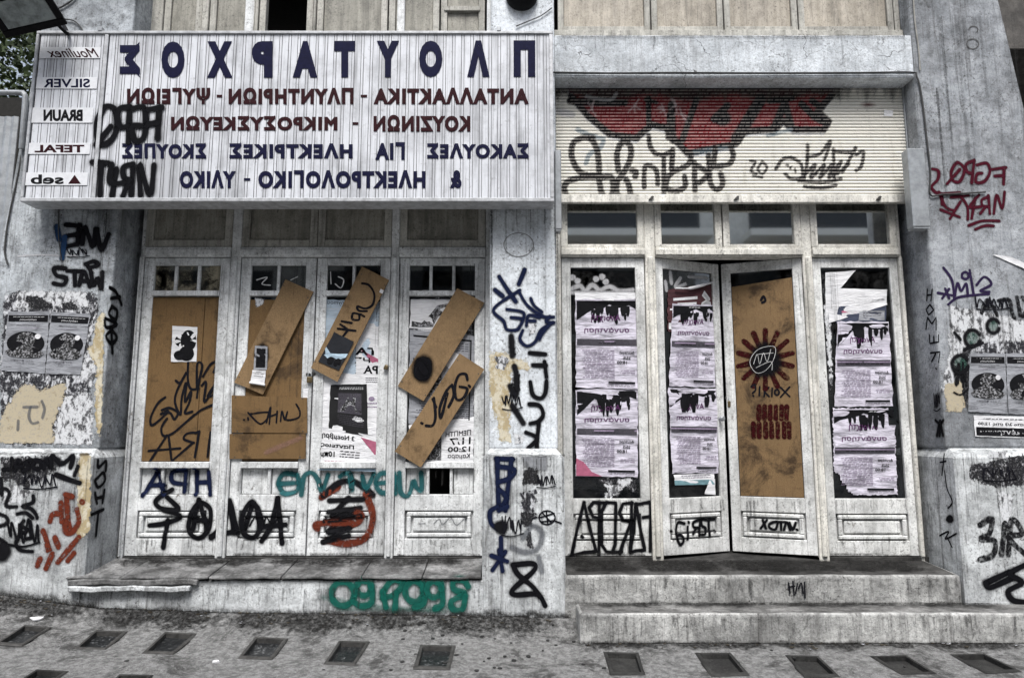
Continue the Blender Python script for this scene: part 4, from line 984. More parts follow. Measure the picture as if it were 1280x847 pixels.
# middle pillar
patch(S0, [(32, 420), (75, 405), (120, 430), (190, 455), (205, 478), (130, 475), (115, 510), (110, 600), (125, 640), (105, 700), (115, 810), (72, 805), (70, 720), (45, 660), (32, 560)], RES_CRM, PM, TM, .0012, 'exposed_render', 'cream render showing through flaked plaster', seed=13)
patch(S0, [(42, 425), (100, 410), (125, 440), (95, 490), (50, 490)], RES_W, PM, TM, .0024, seed=14)
patch(S0, [(200, 275), (245, 265), (240, 320), (205, 330)], RES_W, PM, TM, .0024, seed=15)
patch(S0, [(130, 770), (190, 780), (185, 830), (135, 830)], RES_W, PM, TM, .0024, seed=16)
patch(S0, [(105, 320), (155, 330), (165, 420), (150, 440), (180, 500), (185, 580), (160, 640), (190, 730), (150, 740), (120, 650), (100, 560), (125, 480), (110, 420)], RES_DK, PM, TM, .0036, seed=17)
paint(S0, [[(125, 330), (130, 420)], [(140, 470), (150, 520), (145, 600), (120, 560)], [(130, 650), (165, 705), (180, 730)]], 9, INKS, PM, TM, .25, .0044)
paint(S0, [[(165, 120), (45, 205), (90, 262), (105, 300), (150, 302), (165, 285)], [(178, 305), (165, 345), (195, 376), (235, 357), (265, 300), (320, 270)], [(160, 125), (200, 190), (270, 240), (320, 243)], [(215, 158), (230, 190), (266, 220)], [(105, 208), (182, 224), (170, 278)], [(125, 245), (172, 250)], [(195, 282), (205, 236), (256, 246)], [(200, 260), (236, 262)], [(302, 280), (268, 318), (255, 345)], [(302, 240), (285, 265), (320, 268)]], 3.4, NAVYS, PM, TM, .55, .0046, label='crown with two letters in thin navy spray')
paint(S0, [[(50, 118), (86, 147)], [(70, 58), (110, 120), (146, 172)], [(160, 92), (187, 25)]], 4.6, NAVYS, PM, TM, .3, .0046)
paint(S0, [[(210, 408), (282, 414)], [(278, 448), (287, 518)], [(225, 464), (285, 466)], [(213, 542), (225, 600), (260, 616), (282, 590), (287, 538)], [(208, 643), (255, 650), (272, 690), (250, 722), (213, 732)], [(252, 735), (245, 800), (243, 845)], [(193, 773), (245, 800), (203, 845)]], 4.4, INK, PM, TM, .5, .0046)
# middle plinth
patch(SP, [(178, 258), (262, 252), (262, 302), (200, 300)], BUFF, PPM, T22, .001, seed=18)
patch(SP, [(185, 290), (225, 288), (250, 352), (172, 358)], RES_BK, PPM, T22, .0014, seed=19); patch(SP, [(165, 378), (235, 360), (228, 470), (215, 505), (168, 502)], RES_BW, PPM, T22, .0014, seed=20); patch(SP, [(170, 445), (222, 440), (215, 505), (165, 500)], RES_BK, PPM, T22, .0026, seed=21)
patch(SP, [(190, 500), (215, 505), (228, 590), (180, 580)], RES_DK, PPM, T22, .0018, seed=22)
paint(SP, [[(85, 262), (145, 264)], [(90, 262), (90, 330), (95, 445)], [(140, 262), (130, 340), (118, 445)], [(90, 290), (150, 300), (135, 330), (90, 345)], [(95, 370), (120, 400), (100, 440), (125, 430)], [(88, 432), (64, 450), (68, 490), (92, 510)]], 5., NAVYS, PPM, T22, .35)
blob(SP, 104, 503, 34, 34, INKS, PPM, T22); paint(SP, [[(102, 540), (104, 600)], [(68, 603), (124, 624)], [(118, 590), (72, 655)], [(95, 585), (108, 658)]], 4.6, NAVYS, PPM, T22, .35)
paint(SP, [[(145, 637), (215, 632), (217, 658), (145, 722), (152, 742), (230, 740), (258, 780)], [(145, 637), (163, 670), (215, 714), (240, 748)]], 5.4, INK, PPM, T22, .6, label='black figure eight low on the middle plinth')
paint(SP, [[(140, 575), (185, 592), (230, 580), (248, 530), (215, 500), (180, 540)], [(236, 610), (246, 660)]], 9, GHOST, PPM, T22, .2)
paint(SP, [ring(265, 470, 28, 24), [(240, 470), (290, 455)], [(245, 485), (290, 480)], [(262, 447), (268, 495)], [(288, 480), (315, 490)], [(215, 472), (240, 468)], [(250, 455), (282, 490)]], 1.6, MARK, PPM, T22, .7)
# doorstep and upper step tags
SST = FR(YP + .0)
paint(SST, [ring(420, 738, 40, 42), ring(494, 718, 26, 26), [(518, 690), (524, 760), (490, 782), (455, 765)], [(560, 735), (592, 692), (632, 700), (602, 740), (560, 752)], [(608, 735), (604, 800)], [(560, 730), (572, 785)], ring(672, 730, 32, 36), [(700, 700), (708, 765), (672, 788)], ring(742, 722, 26, 28), [(766, 700), (772, 770), (745, 790)], [(862, 712), (845, 690), (812, 692), (812, 722), (850, 738), (802, 765), (812, 795), (842, 792), (852, 745)]], 6.8, GREEN, ST1, T8, .3, .003, label='round green spray letters on the step face')
paint(SST, [[(350, 750), (620, 790), (850, 780)], [(400, 790), (780, 800)]], 9, mk_ink('green_mist', (.015, .13, .1), .1, 1.4, .7, amax=.5), ST1, T8, .1, .0028)
paint(SST, [[(495, 700), (500, 736)], [(510, 695), (515, 742)], [(495, 715), (517, 711)], [(526, 703), (520, 736)], [(530, 720), (540, 700), (546, 736)], [(551, 698), (553, 752)]], 1.7, MARK, ST2, (810, 480, 2.825), .7, .006)
# right pillar
T9 = (960, 0, 3.256); T10 = (1000, 240, 3.257); T11 = (1000, 480, 2.307); TR = (1150, 360, 4.238)
paint(S0, [[(770, 662), (745, 698), (752, 735), (780, 738), (798, 690), (770, 662)], [(728, 748), (780, 690)], [(838, 652), (828, 745)], [(836, 655), (805, 670), (810, 700), (830, 706)], [(850, 672), (890, 665), (902, 700), (880, 738), (846, 742), (850, 710), (870, 705)], [(960, 685), (958, 750)], [(968, 682), (912, 690)], [(958, 715), (922, 717)], [(668, 688), (692, 696), (690, 730), (665, 760), (680, 782), (705, 792), (708, 832)], [(700, 790), (780, 785)]], 3.3, REDS, PR, T9, .5, label='dark red tag high on the right pillar')
paint(S0, [[(565, 0), (590, 58), (622, 75)], [(572, 72), (648, 102)], [(610, 108), (652, 40)], [(615, 22), (685, 14)], [(655, 20), (680, 60), (682, 112)], [(728, 12), (690, 60), (735, 60)], [(712, 25), (698, 108)], [(766, 14), (772, 88)], [(766, 20), (740, 32), (742, 55), (766, 60)], [(755, 60), (733, 88)], [(788, 88), (800, 12), (822, 68), (832, 0)], [(686, 137), (740, 118), (810, 118)], [(713, 152), (750, 138), (787, 138)]], 3., REDS, PR, T10, .5)
paint(S0, [[(583, 308), (618, 360), (626, 432)], [(560, 410), (617, 420)], [(578, 432), (606, 394)], [(590, 393), (606, 432)], [(630, 422), (640, 370), (655, 402), (675, 372), (682, 418)], ring(672, 340, 14, 14), [(690, 318), (706, 416)], [(718, 378), (750, 345), (778, 375), (733, 402), (770, 406)], [(603, 457), (640, 430), (700, 420), (768, 415)]], 3., mk_ink('violet_spray', (.03, .02, .06), .1, .6, .4), PR, T10, .45)
paint(S0, [[(738, 492), (765, 438), (802, 502)], [(750, 472), (790, 470)], [(808, 442), (850, 440), (862, 490), (872, 512)], [(882, 428), (896, 502)], [(905, 428), (925, 470), (905, 505)]], 5, INKW, PR, T10, .4)
patch(S0, [(600, 450), (760, 480), (940, 520), (960, 640), (690, 660), (600, 900), (570, 800), (600, 640)], RES_W, PR, T10, .001, seed=23)
patch(S0, [(720, 600), (940, 600), (960, 680), (690, 690)], RES_BW, PR, T10, .0022, seed=24); patch(S0, [(640, 640), (700, 560), (730, 620), (690, 720), (680, 850), (640, 800), (620, 720)], RES_DK, PR, T10, .0024, seed=25)
patch(S0, [(140, 520), (210, 500), (230, 600), (215, 640), (150, 640)], RES_TAN, PR, TR, .0026, 'exposed_render', seed=26)
patch(S0, [(245, 345), (225, 470), (222, 560), (250, 660), (262, 540), (262, 400)], RES_BK, PR, TR, .0036, seed=27)
gm = mk_ink('dull_green_spray', (.05, .13, .10), .05, 1., .6, amax=.5)
for x, y, r in ((700, 595, 34), (650, 700, 36), (785, 545, 28)): blob(S0, x, y, r, r * 1.05, gm, PR, T10, .0046); paint(S0, [ring(x, y, r * .9, r, 20, 330)], 6, INKS, PR, T10, .15, .0052)
paint(S0, [[(180, 235), (212, 272)], [(330, 290), (260, 310), (230, 330)]], 4, INKS, PR, TR, .4, .005)
# a flap of torn paper
poster(S0, [(1239, 318), (1262, 321), (1296, 336), (1288, 340)], .006, PAPERW, 'thin torn white paper strip peeling off the right pillar', seed=31, nx=6, ny=3, cat='paper scrap', name='paper_scrap')
paint(RR, [[(520, 396), (518, 442)], [(540, 396), (535, 442)], [(519, 420), (537, 418)], [(530, 458), (546, 480), (525, 500), (514, 478), (530, 458)], [(514, 558), (520, 510), (538, 536), (556, 510), (556, 560)], [(528, 582), (530, 616), (566, 610), (566, 582)], [(546, 588), (546, 612)], [(533, 655), (572, 650), (566, 692)], [(555, 655), (538, 688)], [(554, 717), (557, 720)]], 2., MARK, PR, T10, .7, label='small column of black marker capitals on the door reveal', straight=True)
paint(RR, [[(404, 108), (396, 148)], [(405, 106), (404, 148)], [(406, 108), (414, 148)], [(392, 104), (398, 110)], [(414, 104), (410, 110)]], 3.4, INK, PR, T11, .5)
paint(RRP, [[(417, 200), (410, 262)], [(405, 225), (422, 222)], [(418, 250), (425, 300), (440, 338), (428, 357)], [(404, 436), (430, 424), (420, 446), (452, 430)], [(425, 440), (440, 470)]], 1.8, MARK, PPR, T11, .7)
blob(RRP, 433, 388, 17, 18, INK, PPR, T11)
patch(SP, [(480, 220), (640, 190), (720, 200), (720, 300), (560, 310), (470, 280)], RES_DK, PPR, T11, .001, seed=29); patch(SP, [(540, 195), (600, 190), (590, 215), (545, 215)], RES_W, PPR, T11, .0024, seed=30); patch(SP, [(560, 300), (620, 310), (610, 420), (580, 420)], RES_W, PPR, T11, .0012, seed=31)
paint(SP, [[(518, 405), (552, 386), (545, 430), (520, 445), (560, 450), (556, 490), (518, 505)], [(580, 490), (590, 400)], [(600, 490), (610, 390), (640, 430), (600, 440), (650, 490)]], 7, INKW, PPR, T11, .4)
paint(SP, [[(535, 572), (602, 540)], [(535, 572), (548, 585), (610, 558)], [(660, 515), (605, 545), (640, 570), (600, 595), (615, 622), (660, 628)]], 6, INK, PPR, T11, .6)
# dirt line and horizontal scar on left pillar
paint(S0, [[(70, 243), (150, 238), (230, 241), (292, 240)]], 2.2, WHITES, PL, T5, .5)
paint(S0, [ring(832, 180, 24, 20), ring(835, 122, 18, 14, 180, 400)], 1.2, mk_ink('scratch_line', (.12, .12, .12), .2, .6, .4), PR, T9, .5)
paint(S0, [ring(190, 215, 60, 48)], 1.3, mk_ink('glue_ring', (.25, .25, .25), .3, .9, 1.2, 90), PM, (590, 240, 3.258), .3)

# ------------------------------------------------------------------ soot runs and dirt lines
SOOTI = mk_ink('soot_run', (.045, .044, .043), .05, 1.3, .9, 130, .5, wear=.3)
SOOTL = mk_ink('thin_soot_run', (.07, .07, .07), .05, 1.3, .9, 130, .32, wear=.3)
def runs(S, parent, x0, x1, y, l0, l1, n, w0_=1.2, w1_=4., mat=None, bvh=None, off=.0022, seed=0):
    rnd = random.Random(seed + int(x0) * 7 + int(y)); st = []
    for _ in range(n):
        x = rnd.uniform(x0, x1); l = rnd.uniform(l0, l1) * rnd.uniform(.3, 1); yy = y + rnd.uniform(-1, 2); lean = (x - 640) / 6000
        st.append([w0_ + (w1_ - w0_) * rnd.random() ** 2.5, (x, yy), (x + rnd.uniform(-.8, .8) + lean * l * .5, yy + l * .5), (x + rnd.uniform(-1, 1) + lean * l, yy + l)])
    paint(S, st, 2, mat or SOOTI, parent, core=.15, off=off, bvh=bvh, name='soot_stain')
def band(S, parent, pts, w, n=3, mat=None, off=.0024, seed=0):
    rnd = random.Random(seed + int(pts[0][0])); st = []
    for _ in range(n):
        q = []
        for (x0, y0), (x1, y1) in zip(pts, pts[1:]):
            k = max(2, int(abs(x1 - x0) / 14 + abs(y1 - y0) / 14))
            q += [(x0 + (x1 - x0) * i / k, y0 + (y1 - y0) * i / k + rnd.uniform(-1, 1) * w * .3) for i in range(k)]
        st.append([w * rnd.uniform(.5, 1)] + q + [pts[-1]])
    paint(S, st, w, mat or SOOTI, parent, core=.15, off=off, name='soot_stain')
for d, bv, a, b in ((D1, b1, 170, 284), (D2, b2, 290, 382), (D3, b3, 386, 482), (D4, b4, 494, 602)):
    runs(LS, d, a, b, 587, 10, 50, 12, bvh=bv, off=.0016); runs(LS, d, a, b, 640, 6, 34, 9, bvh=bv, off=.0016); runs(LS, d, a, b, 674, 8, 22, 14, bvh=bv, off=.0016)
    runs(LS, d, a, a + 16, 330, 60, 240, 5, .8, 2.4, bvh=bv, off=.0016); runs(LS, d, b - 14, b, 330, 60, 240, 5, .8, 2.4, bvh=bv, off=.0016)
    band(LS, d, [(a + 3, 693), (b - 3, 693)], 6, 2, off=.0024)
for d, bv, a, b in ((D5, b5, 708, 808), (D8, b8, 1036, 1140)):
    runs(LS, d, a, b, 625, 8, 40, 12, bvh=bv, off=.0016); runs(LS, d, a, b, 672, 8, 22, 12, bvh=bv, off=.0016); band(LS, d, [(a + 3, 693), (b - 3, 693)], 6, 2, off=.0024)
    runs(LS, d, a - 2, a + 10, 340, 60, 240, 5, .8, 2.4, bvh=bv, off=.0016)
runs(S6, D6, 828, 908, 625, 8, 60, 12, bvh=b6, off=.0016); runs(S7, D7, 922, 1022, 625, 8, 60, 14, bvh=b7, off=.0016); runs(S7, D7, 990, 1006, 340, 60, 240, 6, .8, 2.4, bvh=b7, off=.0016)
runs(SP, PPL, 0, 114, 572, 20, 120, 26, 1, 4); runs(SP, PPM, 604, 704, 572, 20, 130, 26, 1, 3.4); runs(SP, PPR, 1194, 1285, 566, 20, 120, 22, 1, 4)
band(SP, PPL, [(0, 742), (114, 757)], 16, 3); band(SP, PPL, [(0, 566), (114, 567)], 5, 2); band(SP, PPM, [(606, 768), (708, 771)], 14, 3); band(SP, PPM, [(604, 569), (705, 569)], 5, 2)
runs(SST, ST1, 90, 600, 736, 6, 30, 60, 1, 5, off=.0034); band(SST, ST1, [(90, 761), (300, 766), (600, 769)], 13, 4, off=.0036); band(SST, ST1, [(250, 724), (600, 724)], 5, 2, off=.0036)
SL = FR(YL)
runs(SST, ST2, 710, 1198, 722, 6, 30, 50, 1, 6, off=.006); runs(SL, ST3, 730, 1278, 770, 6, 34, 50, 1, 6, off=.006); band(SL, ST3, [(727, 803), (1000, 804), (1280, 804)], 8, 3, off=.0062); band(SST, ST2, [(710, 753), (1200, 753)], 5, 2, off=.0062)
runs(S0, BEAMO, 700, 1135, 47, 5, 36, 40, .8, 3, SOOTL, off=.004); band(S0, BEAMO, [(697, 46), (1130, 46)], 4, 2, off=.0042)
runs(S0, PL, 40, 140, 258, 20, 110, 18, 1, 5, SOOTL); runs(S0, PM, 614, 690, 256, 20, 150, 16, 1, 4, SOOTL); runs(S0, PR, 1170, 1275, 20, 40, 300, 22, 1, 6, SOOTL); runs(S0, PR, 1185, 1275, 380, 20, 140, 14, 1, 5)
for S_, p_, x_, a_, b_ in ((S0, PM, 614, 262, 556), (S0, PM, 695, 262, 556), (S0, PL, 134, 260, 556), (S0, PR, 1172, 110, 540)): runs(S_, p_, x_ - 2, x_ + 2, a_, 30, b_ - a_, 6, 1, 3.4)
def scrawl(S, p, cx, cy, w, h, width, mat, seed, loops=7, off=.005):
    rnd = random.Random(seed); q = []
    for i in range(loops * 2): q.append((cx - w / 2 + w * i / (loops * 2 - 1) + rnd.uniform(-.08, .08) * w, cy + (h / 2 if i % 2 else -h / 2) * rnd.uniform(.4, 1.1)))
    paint(S, [q, [(cx - w * .5, cy + h * .6), (cx, cy + h * .68), (cx + w * .55, cy + h * .5)]], width, mat, p, core=.6, off=off)
for a in ((S0, PL, 98, 315, 26, 10, 1.2, MARK, 1), (SP, PPL, 50, 600, 40, 16, 1.6, MARK, 2), (SP, PPL, 30, 662, 36, 30, 2.2, INK, 4), (SP, PPM, 640, 655, 26, 22, 1.4, MARK, 5), (SP, PPM, 682, 600, 22, 14, 1.2, MARK, 6), (S0, PM, 640, 500, 24, 18, 1.3, MARK, 7), (S0, PR, 1240, 378, 40, 14, 1.6, MARK, 8),
          (SP, PPR, 1248, 590, 40, 16, 1.4, MARK, 9), (S0, PR, 1200, 470, 16, 34, 2.4, INKW, 11), (RR, PR, 1172, 500, 8, 20, 1.2, MARK, 12)): scrawl(*a)
# ------------------------------------------------------------------ paint on the doors
DSP = LS
def dpaint(strokes, w_, mat, d, bv, tr, core=.5, **k): return paint(LS, strokes, w_, mat, d, tr, core, .003, bv, **k)
dpaint([[(503, 392), (553, 303)], [(552, 303), (578, 388)], [(525, 357), (577, 355)], [(657, 303), (650, 378)], [(655, 305), (605, 310), (605, 345), (655, 352)], [(690, 303), (690, 388)], [(736, 308), (742, 388)], [(690, 347), (738, 345)]], 4.6, NAVYS, D1, b1, T7, .45)
dpaint([[(602, 372), (550, 410), (570, 437), (630, 440), (590, 398)], [(575, 440), (638, 465), (580, 490), (528, 497)], [(592, 478), (576, 575)], [(705, 418), (742, 440), (736, 510), (700, 542), (665, 510), (678, 450), (705, 418)], [(702, 405), (680, 512)], [(705, 418), (733, 505)], [(685, 480), (728, 478)]], 5., INK, D1, b1, T7, .45)
dpaint([[(745, 540), (790, 490), (806, 410), (826, 522)], [(745, 535), (830, 518)]], 5.5, INK, D2, b2, T7, .45)
dpaint([[(20, 410), (50, 525)], [(100, 415), (65, 465), (72, 525), (110, 538), (132, 480), (100, 415)], [(102, 420), (72, 512)], [(118, 435), (126, 512)], [(190, 400), (165, 500), (133, 552)], [(190, 402), (205, 560)], [(128, 502), (217, 495)], [1.6, (90, 500), (110, 470), (130, 505), (150, 470), (170, 500), (190, 475), (210, 500)]], 5.5, INK, D2, b2, T8, .45)
TW = (275, 550, 3.657)
dpaint([[(352, 160), (290, 153), (262, 195), (290, 242), (347, 232), (362, 190), (350, 158)], [(262, 200), (350, 194)]], 5.2, TEAL, D2, b2, TW, .35)
dpaint([[(372, 248), (385, 165), (420, 148), (448, 180), (464, 228), (490, 158)], [(545, 165), (590, 150), (602, 225)], [(648, 165), (666, 218), (702, 152)]], 5.2, TEAL, D3, b3, TW, .35)
dpaint([[(792, 152), (735, 152), (712, 195), (738, 238), (790, 225), (800, 165)], [(712, 196), (795, 190)], [(794, 150), (802, 242)], [(820, 148), (826, 235), (860, 252), (882, 188), (896, 216), (920, 226), (918, 148)]], 5.2, TEAL, D4, b4, TW, .35)
dpaint([[(500, 388), (526, 465), (500, 540), (430, 562), (370, 552)], [(330, 508), (328, 492), (400, 488), (465, 490), (488, 462), (470, 455)], [(345, 398), (400, 362)]], 7., RUST, D3, b3, T8, .5)
dpaint([[9, (350, 392), (400, 350), (455, 343), (525, 390)], [(372, 410), (490, 405)], [(370, 450), (482, 435)], [(358, 482), (482, 465)], [(368, 520), (442, 508)], [(350, 556), (440, 532)], [(440, 400), (380, 470), (470, 440), (365, 520), (450, 500), (350, 555)]], 7.5, INKS, D3, b3, T8, .35)
dpaint([[(740, 492), (760, 475), (772, 495), (800, 470), (820, 496), (850, 472)], [(690, 492), (710, 490)]], 1.2, GHOST, D4, b4, T8, .6)
dpaint([[(388, 484), (410, 380), (440, 262)], [(440, 262), (465, 370), (492, 470), (440, 474), (388, 486)], [(505, 262), (505, 380), (503, 492)], [(528, 264), (480, 262), (462, 285), (478, 322), (505, 328)], [(535, 262), (515, 300), (515, 440), (535, 470), (560, 474)], [(535, 262), (575, 264), (572, 440), (560, 474), (600, 470)],
        [(642, 262), (640, 380), (636, 462)], [(645, 264), (605, 268), (590, 305), (605, 338), (640, 345)], [(640, 345), (610, 420), (592, 478)], [(660, 268), (650, 380), (636, 474)], [(660, 268), (678, 370), (698, 464), (660, 466), (636, 474)], [(722, 264), (722, 380), (720, 468)], [(732, 260), (700, 264), (668, 270)], [(724, 320), (690, 326)], [(430, 405), (434, 408)]], 3.4, INK, D5, b5, (600, 550, 3.388), .55, straight=True, label='tall black capitals across the door bottom')
T24 = (810, 480, 2.825); T23 = (810, 240, 3.258)
paint(S6, [[(992, 334), (962, 334)], [(968, 334), (970, 402)], [(958, 336), (940, 336), (940, 360), (955, 372), (950, 395), (936, 398)], [(934, 332), (926, 402)], [(934, 334), (905, 346), (905, 366), (928, 370)], [(918, 370), (900, 394)], [(880, 366), (878, 418)], [(884, 345), (885, 348)], [(866, 352), (838, 348), (828, 390), (846, 440), (862, 424), (852, 402), (838, 400)], [(807, 383), (809, 385)], [(992, 382), (993, 384)]], 2.9, INK, D6, (600, 550, 3.388), .6, .003, b6)
paint(S7, [[(405, 478), (416, 508)], [(398, 508), (420, 478)], [(430, 492), (456, 485), (450, 512), (430, 506), (430, 492)], [(458, 485), (484, 485)], [(470, 485), (470, 514)], [(480, 514), (490, 485), (502, 514)], [(500, 488), (511, 512), (522, 488)], [(525, 512), (528, 514)]], 2.5, INK, D7, T24, .6, .003, b7)
# paint and paper on the glass of the right bay
GL5 = FR(YD + .012 + .021)
for x, y in ((410, 348), (430, 362), (505, 354), (530, 345), (545, 366)): blob(GL5, x, y, 17, 17, WHITES, D5, (590, 240, 3.258), .001)
paint(GL5, [[(403, 395), (440, 382), (460, 402), (490, 378), (520, 398), (560, 385), (600, 402), (655, 398)], [(403, 410), (655, 412)]], 7, WHITES, D5, (590, 240, 3.258), .2, .001)
G6 = Surf(S6.o - S6.n * .021, S6.u, S6.n); G7 = Surf(S7.o - S7.n * .021, S7.u, S7.n)
paint(G6, [[(90, 325), (95, 372)], [(132, 350), (110, 388), (152, 375)], [(165, 345), (240, 350)], [(70, 365), (75, 400)]], 6, WHITES, D6, T23, .2, .001)
paint(LS, [[(120, 330), (160, 320), (140, 345), (172, 350)], [(250, 330), (275, 318)], [(400, 300), (402, 345)], [(430, 318), (450, 330), (440, 360), (418, 345)]], 1.3, CHALK, D2, (280, 240, 3.024), .6, -.018)
patch(GL5, [(62, 330), (80, 640), (500, 745), (520, 640), (515, 0), (480, 0), (480, 580), (120, 600), (100, 0), (60, 0)], RES_DK, D5, (705, 480, 5.29), .0006, seed=40)
patch(GL5, [(230, 660), (330, 640), (380, 600), (450, 590), (470, 640), (400, 700), (350, 755), (230, 760), (290, 700)], RES_W, D5, (705, 480, 5.29), .0018, seed=41)

# ------------------------------------------------------------------ boards on the left doors
bn = [0]
def board(S, quad, o0, o1, mat, label, name='wooden_board', cat='board', group='boards nailed over the doors', nails=True, bev=.002):
    bm = bmesh.new(); U = [S.uv(*p) for p in quad]
    prism(bm, S, list(reversed(U)), o0, o1, 0)
    o = tag(obj(name, bm, mat), label, cat, group)
    if nails:
        C = [sum(u[0] for u in U) / 4, sum(u[1] for u in U) / 4]
        for (a, b) in U:
            a2, b2 = a + (C[0] - a) * .12 + random.uniform(-.008, .008), b + (C[1] - b) * .12 + random.uniform(-.008, .008)
            bm = bmesh.new(); lathe(bm, S.w(a2, b2, o1 - .001), S.n, [(.005, 0), (.005, .002), (.003, .003)], 8); obj('nail', bm, IRON, o)
    return o
PB = -.0095
def pnl(px0, px1, y0, y1): return [(px0, y0), (px1, y0), (px1, y1), (px0, y1)]
def door_x(S, a, y): return S
hb = FR(YD + .012)
u0, u1 = LX[0] + .08, LX[1] - .08; v0, v1 = Z(577, YD) + .004, Z(370, YD) - .004; um = LS.uv(250, 470)[0]
bm = bmesh.new(); sbox(bm, LS, u0, um - .0015, v0, v1, -.02, -.008, .002)
H1 = tag(obj('hardboard_sheet', bm, HARD), 'wide brown hardboard sheet with black scrawl filling the leftmost door', 'board', 'hardboard sheets filling the doors')
bm = bmesh.new(); sbox(bm, LS, um + .0015, u1, v0, v1, -.02, -.0095, .002)
H2 = tag(obj('hardboard_sheet', bm, HARD), 'narrow brown hardboard strip on the right of the leftmost door', 'board', 'hardboard sheets filling the doors')
u0, u1 = LX[2] + .08, LX[3] - .08
bm = bmesh.new(); sbox(bm, LS, u0, u1, v0 + .0, Z(374, YD), -.02, -.008, .002)
H3 = tag(obj('hardboard_sheet', bm, HARD), 'brown hardboard sheet behind the slanting board and two level boards', 'board', 'hardboard sheets filling the doors')
TZ = (150, 440, 5.293)
HS = FR(YD + .012 + .008)
paint(HS, [[(300, 298), (250, 340), (205, 430), (210, 482), (260, 450), (322, 388), (270, 410), (330, 400), (360, 442), (382, 400), (330, 368), (278, 382)], [(452, 60), (450, 180), (470, 242), (520, 240)], [(370, 188), (400, 200), (442, 130), (380, 250), (365, 330), (400, 412), (410, 300), (440, 200), (430, 330), (470, 260), (460, 330), (430, 400), (480, 392)], [(312, 438), (275, 500), (290, 552), (350, 535), (440, 460), (495, 412)], [(195, 727), (312, 548)], [(322, 550), (342, 712)], [(190, 652), (400, 635)], [(482, 600), (352, 712)], [(490, 530), (440, 540), (425, 575), (490, 598)]], 2.7, MARK, H1, TZ, .65, .002, label='looping black marker tag')
paint(HS, [[(510, 242), (512, 80), (545, 88), (522, 200), (510, 300)], [(550, 160), (600, 80), (640, 68), (620, 132)], [(542, 220), (570, 200), (560, 330), (640, 200), (580, 292), (622, 280)], [(502, 410), (540, 380), (637, 338)], [(526, 522), (496, 692)], [(526, 524), (498, 534)], [(600, 528), (580, 692)]], 2.7, MARK, H2, TZ, .65, .002)
patch(HS, [(630, 500), (760, 495), (758, 655), (632, 660)], RES_DK, H1, T5, .0008, seed=50)
def clip_um(q): return q
poster(HS, [(216, 407.5), (247, 408.5), (246, 452), (214, 452)], .003, PAPERW, 'small white paper with a black blot stuck on brown hardboard', [('oval', (.12, .22, .8, .6), BLACKL), ('oval', (.35, .1, .98, .7), BLACKL), ('oval', (.3, .55, .9, .98), BLACKL), ('oval', (.1, .68, .6, .95), BLACKL)], seed=3, nx=5, ny=6, cat='sticker', name='sticker')
BA = board(LS, [(357.7, 349.8), (392.4, 365), (329.6, 493), (293.9, 478)], .004, .018, BOARD, 'slanting tan board with a white curled sticker across the second door from the left')
BB = board(LS, [(453.6, 334.2), (487, 350.8), (422.9, 477.4), (390.1, 459.9)], .016, .03, BOARD, 'slanting tan board with looping black script and a dark picture at its foot')
BC = board(LS, [(571.7, 360.7), (605.7, 378.9), (529.7, 501.2), (497.6, 482.4)], .004, .018, BOARD, 'slanting tan board with one soft black spray blot, upper of the crossed pair')
BD = board(LS, [(574.9, 442), (605.5, 461.8), (526.8, 583.5), (494.2, 563.7)], .0195, .033, BOARD, 'slanting tan board with three big black marker letters, lower of the crossed pair')
BE = board(LS, [(290.6, 494), (384.5, 497), (384.5, 541), (290.6, 540.5)], .003, .016, HARD, 'level brown board with a small black scribble, upper of the two')
BF = board(LS, [(288, 542), (382.7, 542), (382.7, 573), (288, 573)], .0035, .0165, HARD, 'blank level brown board, lower of the two')
T6 = (280, 240, 3.024); TB4 = (490, 350, 3.533)
def SO(o): return Surf(LS.o + LS.n * o, LS.u, LS.n)
blob(SO(.018), 143, 612, 36, 52, INKS, BA, T6, .001)
poster(SO(.018), [(319, 432), (335, 433), (334, 462), (317, 462)], .003, PAPERG, 'small grey sticker with a black blot on the slanting board of the second door', [('rect', (.15, .1, .85, .9), BLACKL)], seed=5, nx=4, ny=5, cat='sticker', name='sticker')
poster(SO(.018), [(316, 462.5), (333, 463), (331, 482), (313, 479)], .006, PAPERW, 'small white sticker curling off the foot of a slanting board', [('lines', (.15, .1, .85, .5), GREYP, 3)], seed=6, nx=4, ny=5, cat='sticker', name='sticker')
bm = bmesh.new(); S_ = SO(.018); u, v = S_.uv(313, 478); u2, v2 = S_.uv(332, 481); tube(bm, [S_.w(u, v, .014), S_.w(u2, v2, .014)], .009, 10, False); tag(obj('paper_roll', bm, PAPERW), 'tight white roll of peeled paper at the foot of a board', 'paper scrap')
paint(SO(.03), [[(522, 345), (548, 352), (568, 385), (562, 425), (535, 440), (505, 432), (510, 448), (540, 450)], [(512, 462), (488, 458), (486, 480), (510, 482), (513, 462), (530, 470)], [(483, 495), (445, 488)], [(460, 515), (455, 508)], [(497, 524), (430, 516)], [(470, 520), (440, 500)], [(470, 520), (450, 545)]], 2.6, MARK, BB, T6, .65, .0015)
poster(SO(.03), [(418, 415), (443, 427), (424, 463), (398, 452)], .003, mk_flat('dark_photo_print', (.02, .022, .028), .5, .3), 'dark blue sticker with black and grey shapes at the foot of the script board', [('poly', [(.0, .5), (.3, .62), (.6, .55), (1, .42), (1, .55), (.75, .72), (.5, .7), (.3, .8), (0, .72)], BLUEP), ('oval', (.3, .7, .6, .95), BLACKL), ('oval', (.62, .66, .92, .95), BLACKL)], seed=7, nx=5, ny=6, cat='sticker', name='sticker')
bm = bmesh.new(); S_ = SO(.03); prism(bm, S_, [S_.uv(476, 361), S_.uv(480, 363), S_.uv(478, 367), S_.uv(474, 365)], .0, .002); obj('tape', bm, PAPERW, BB)
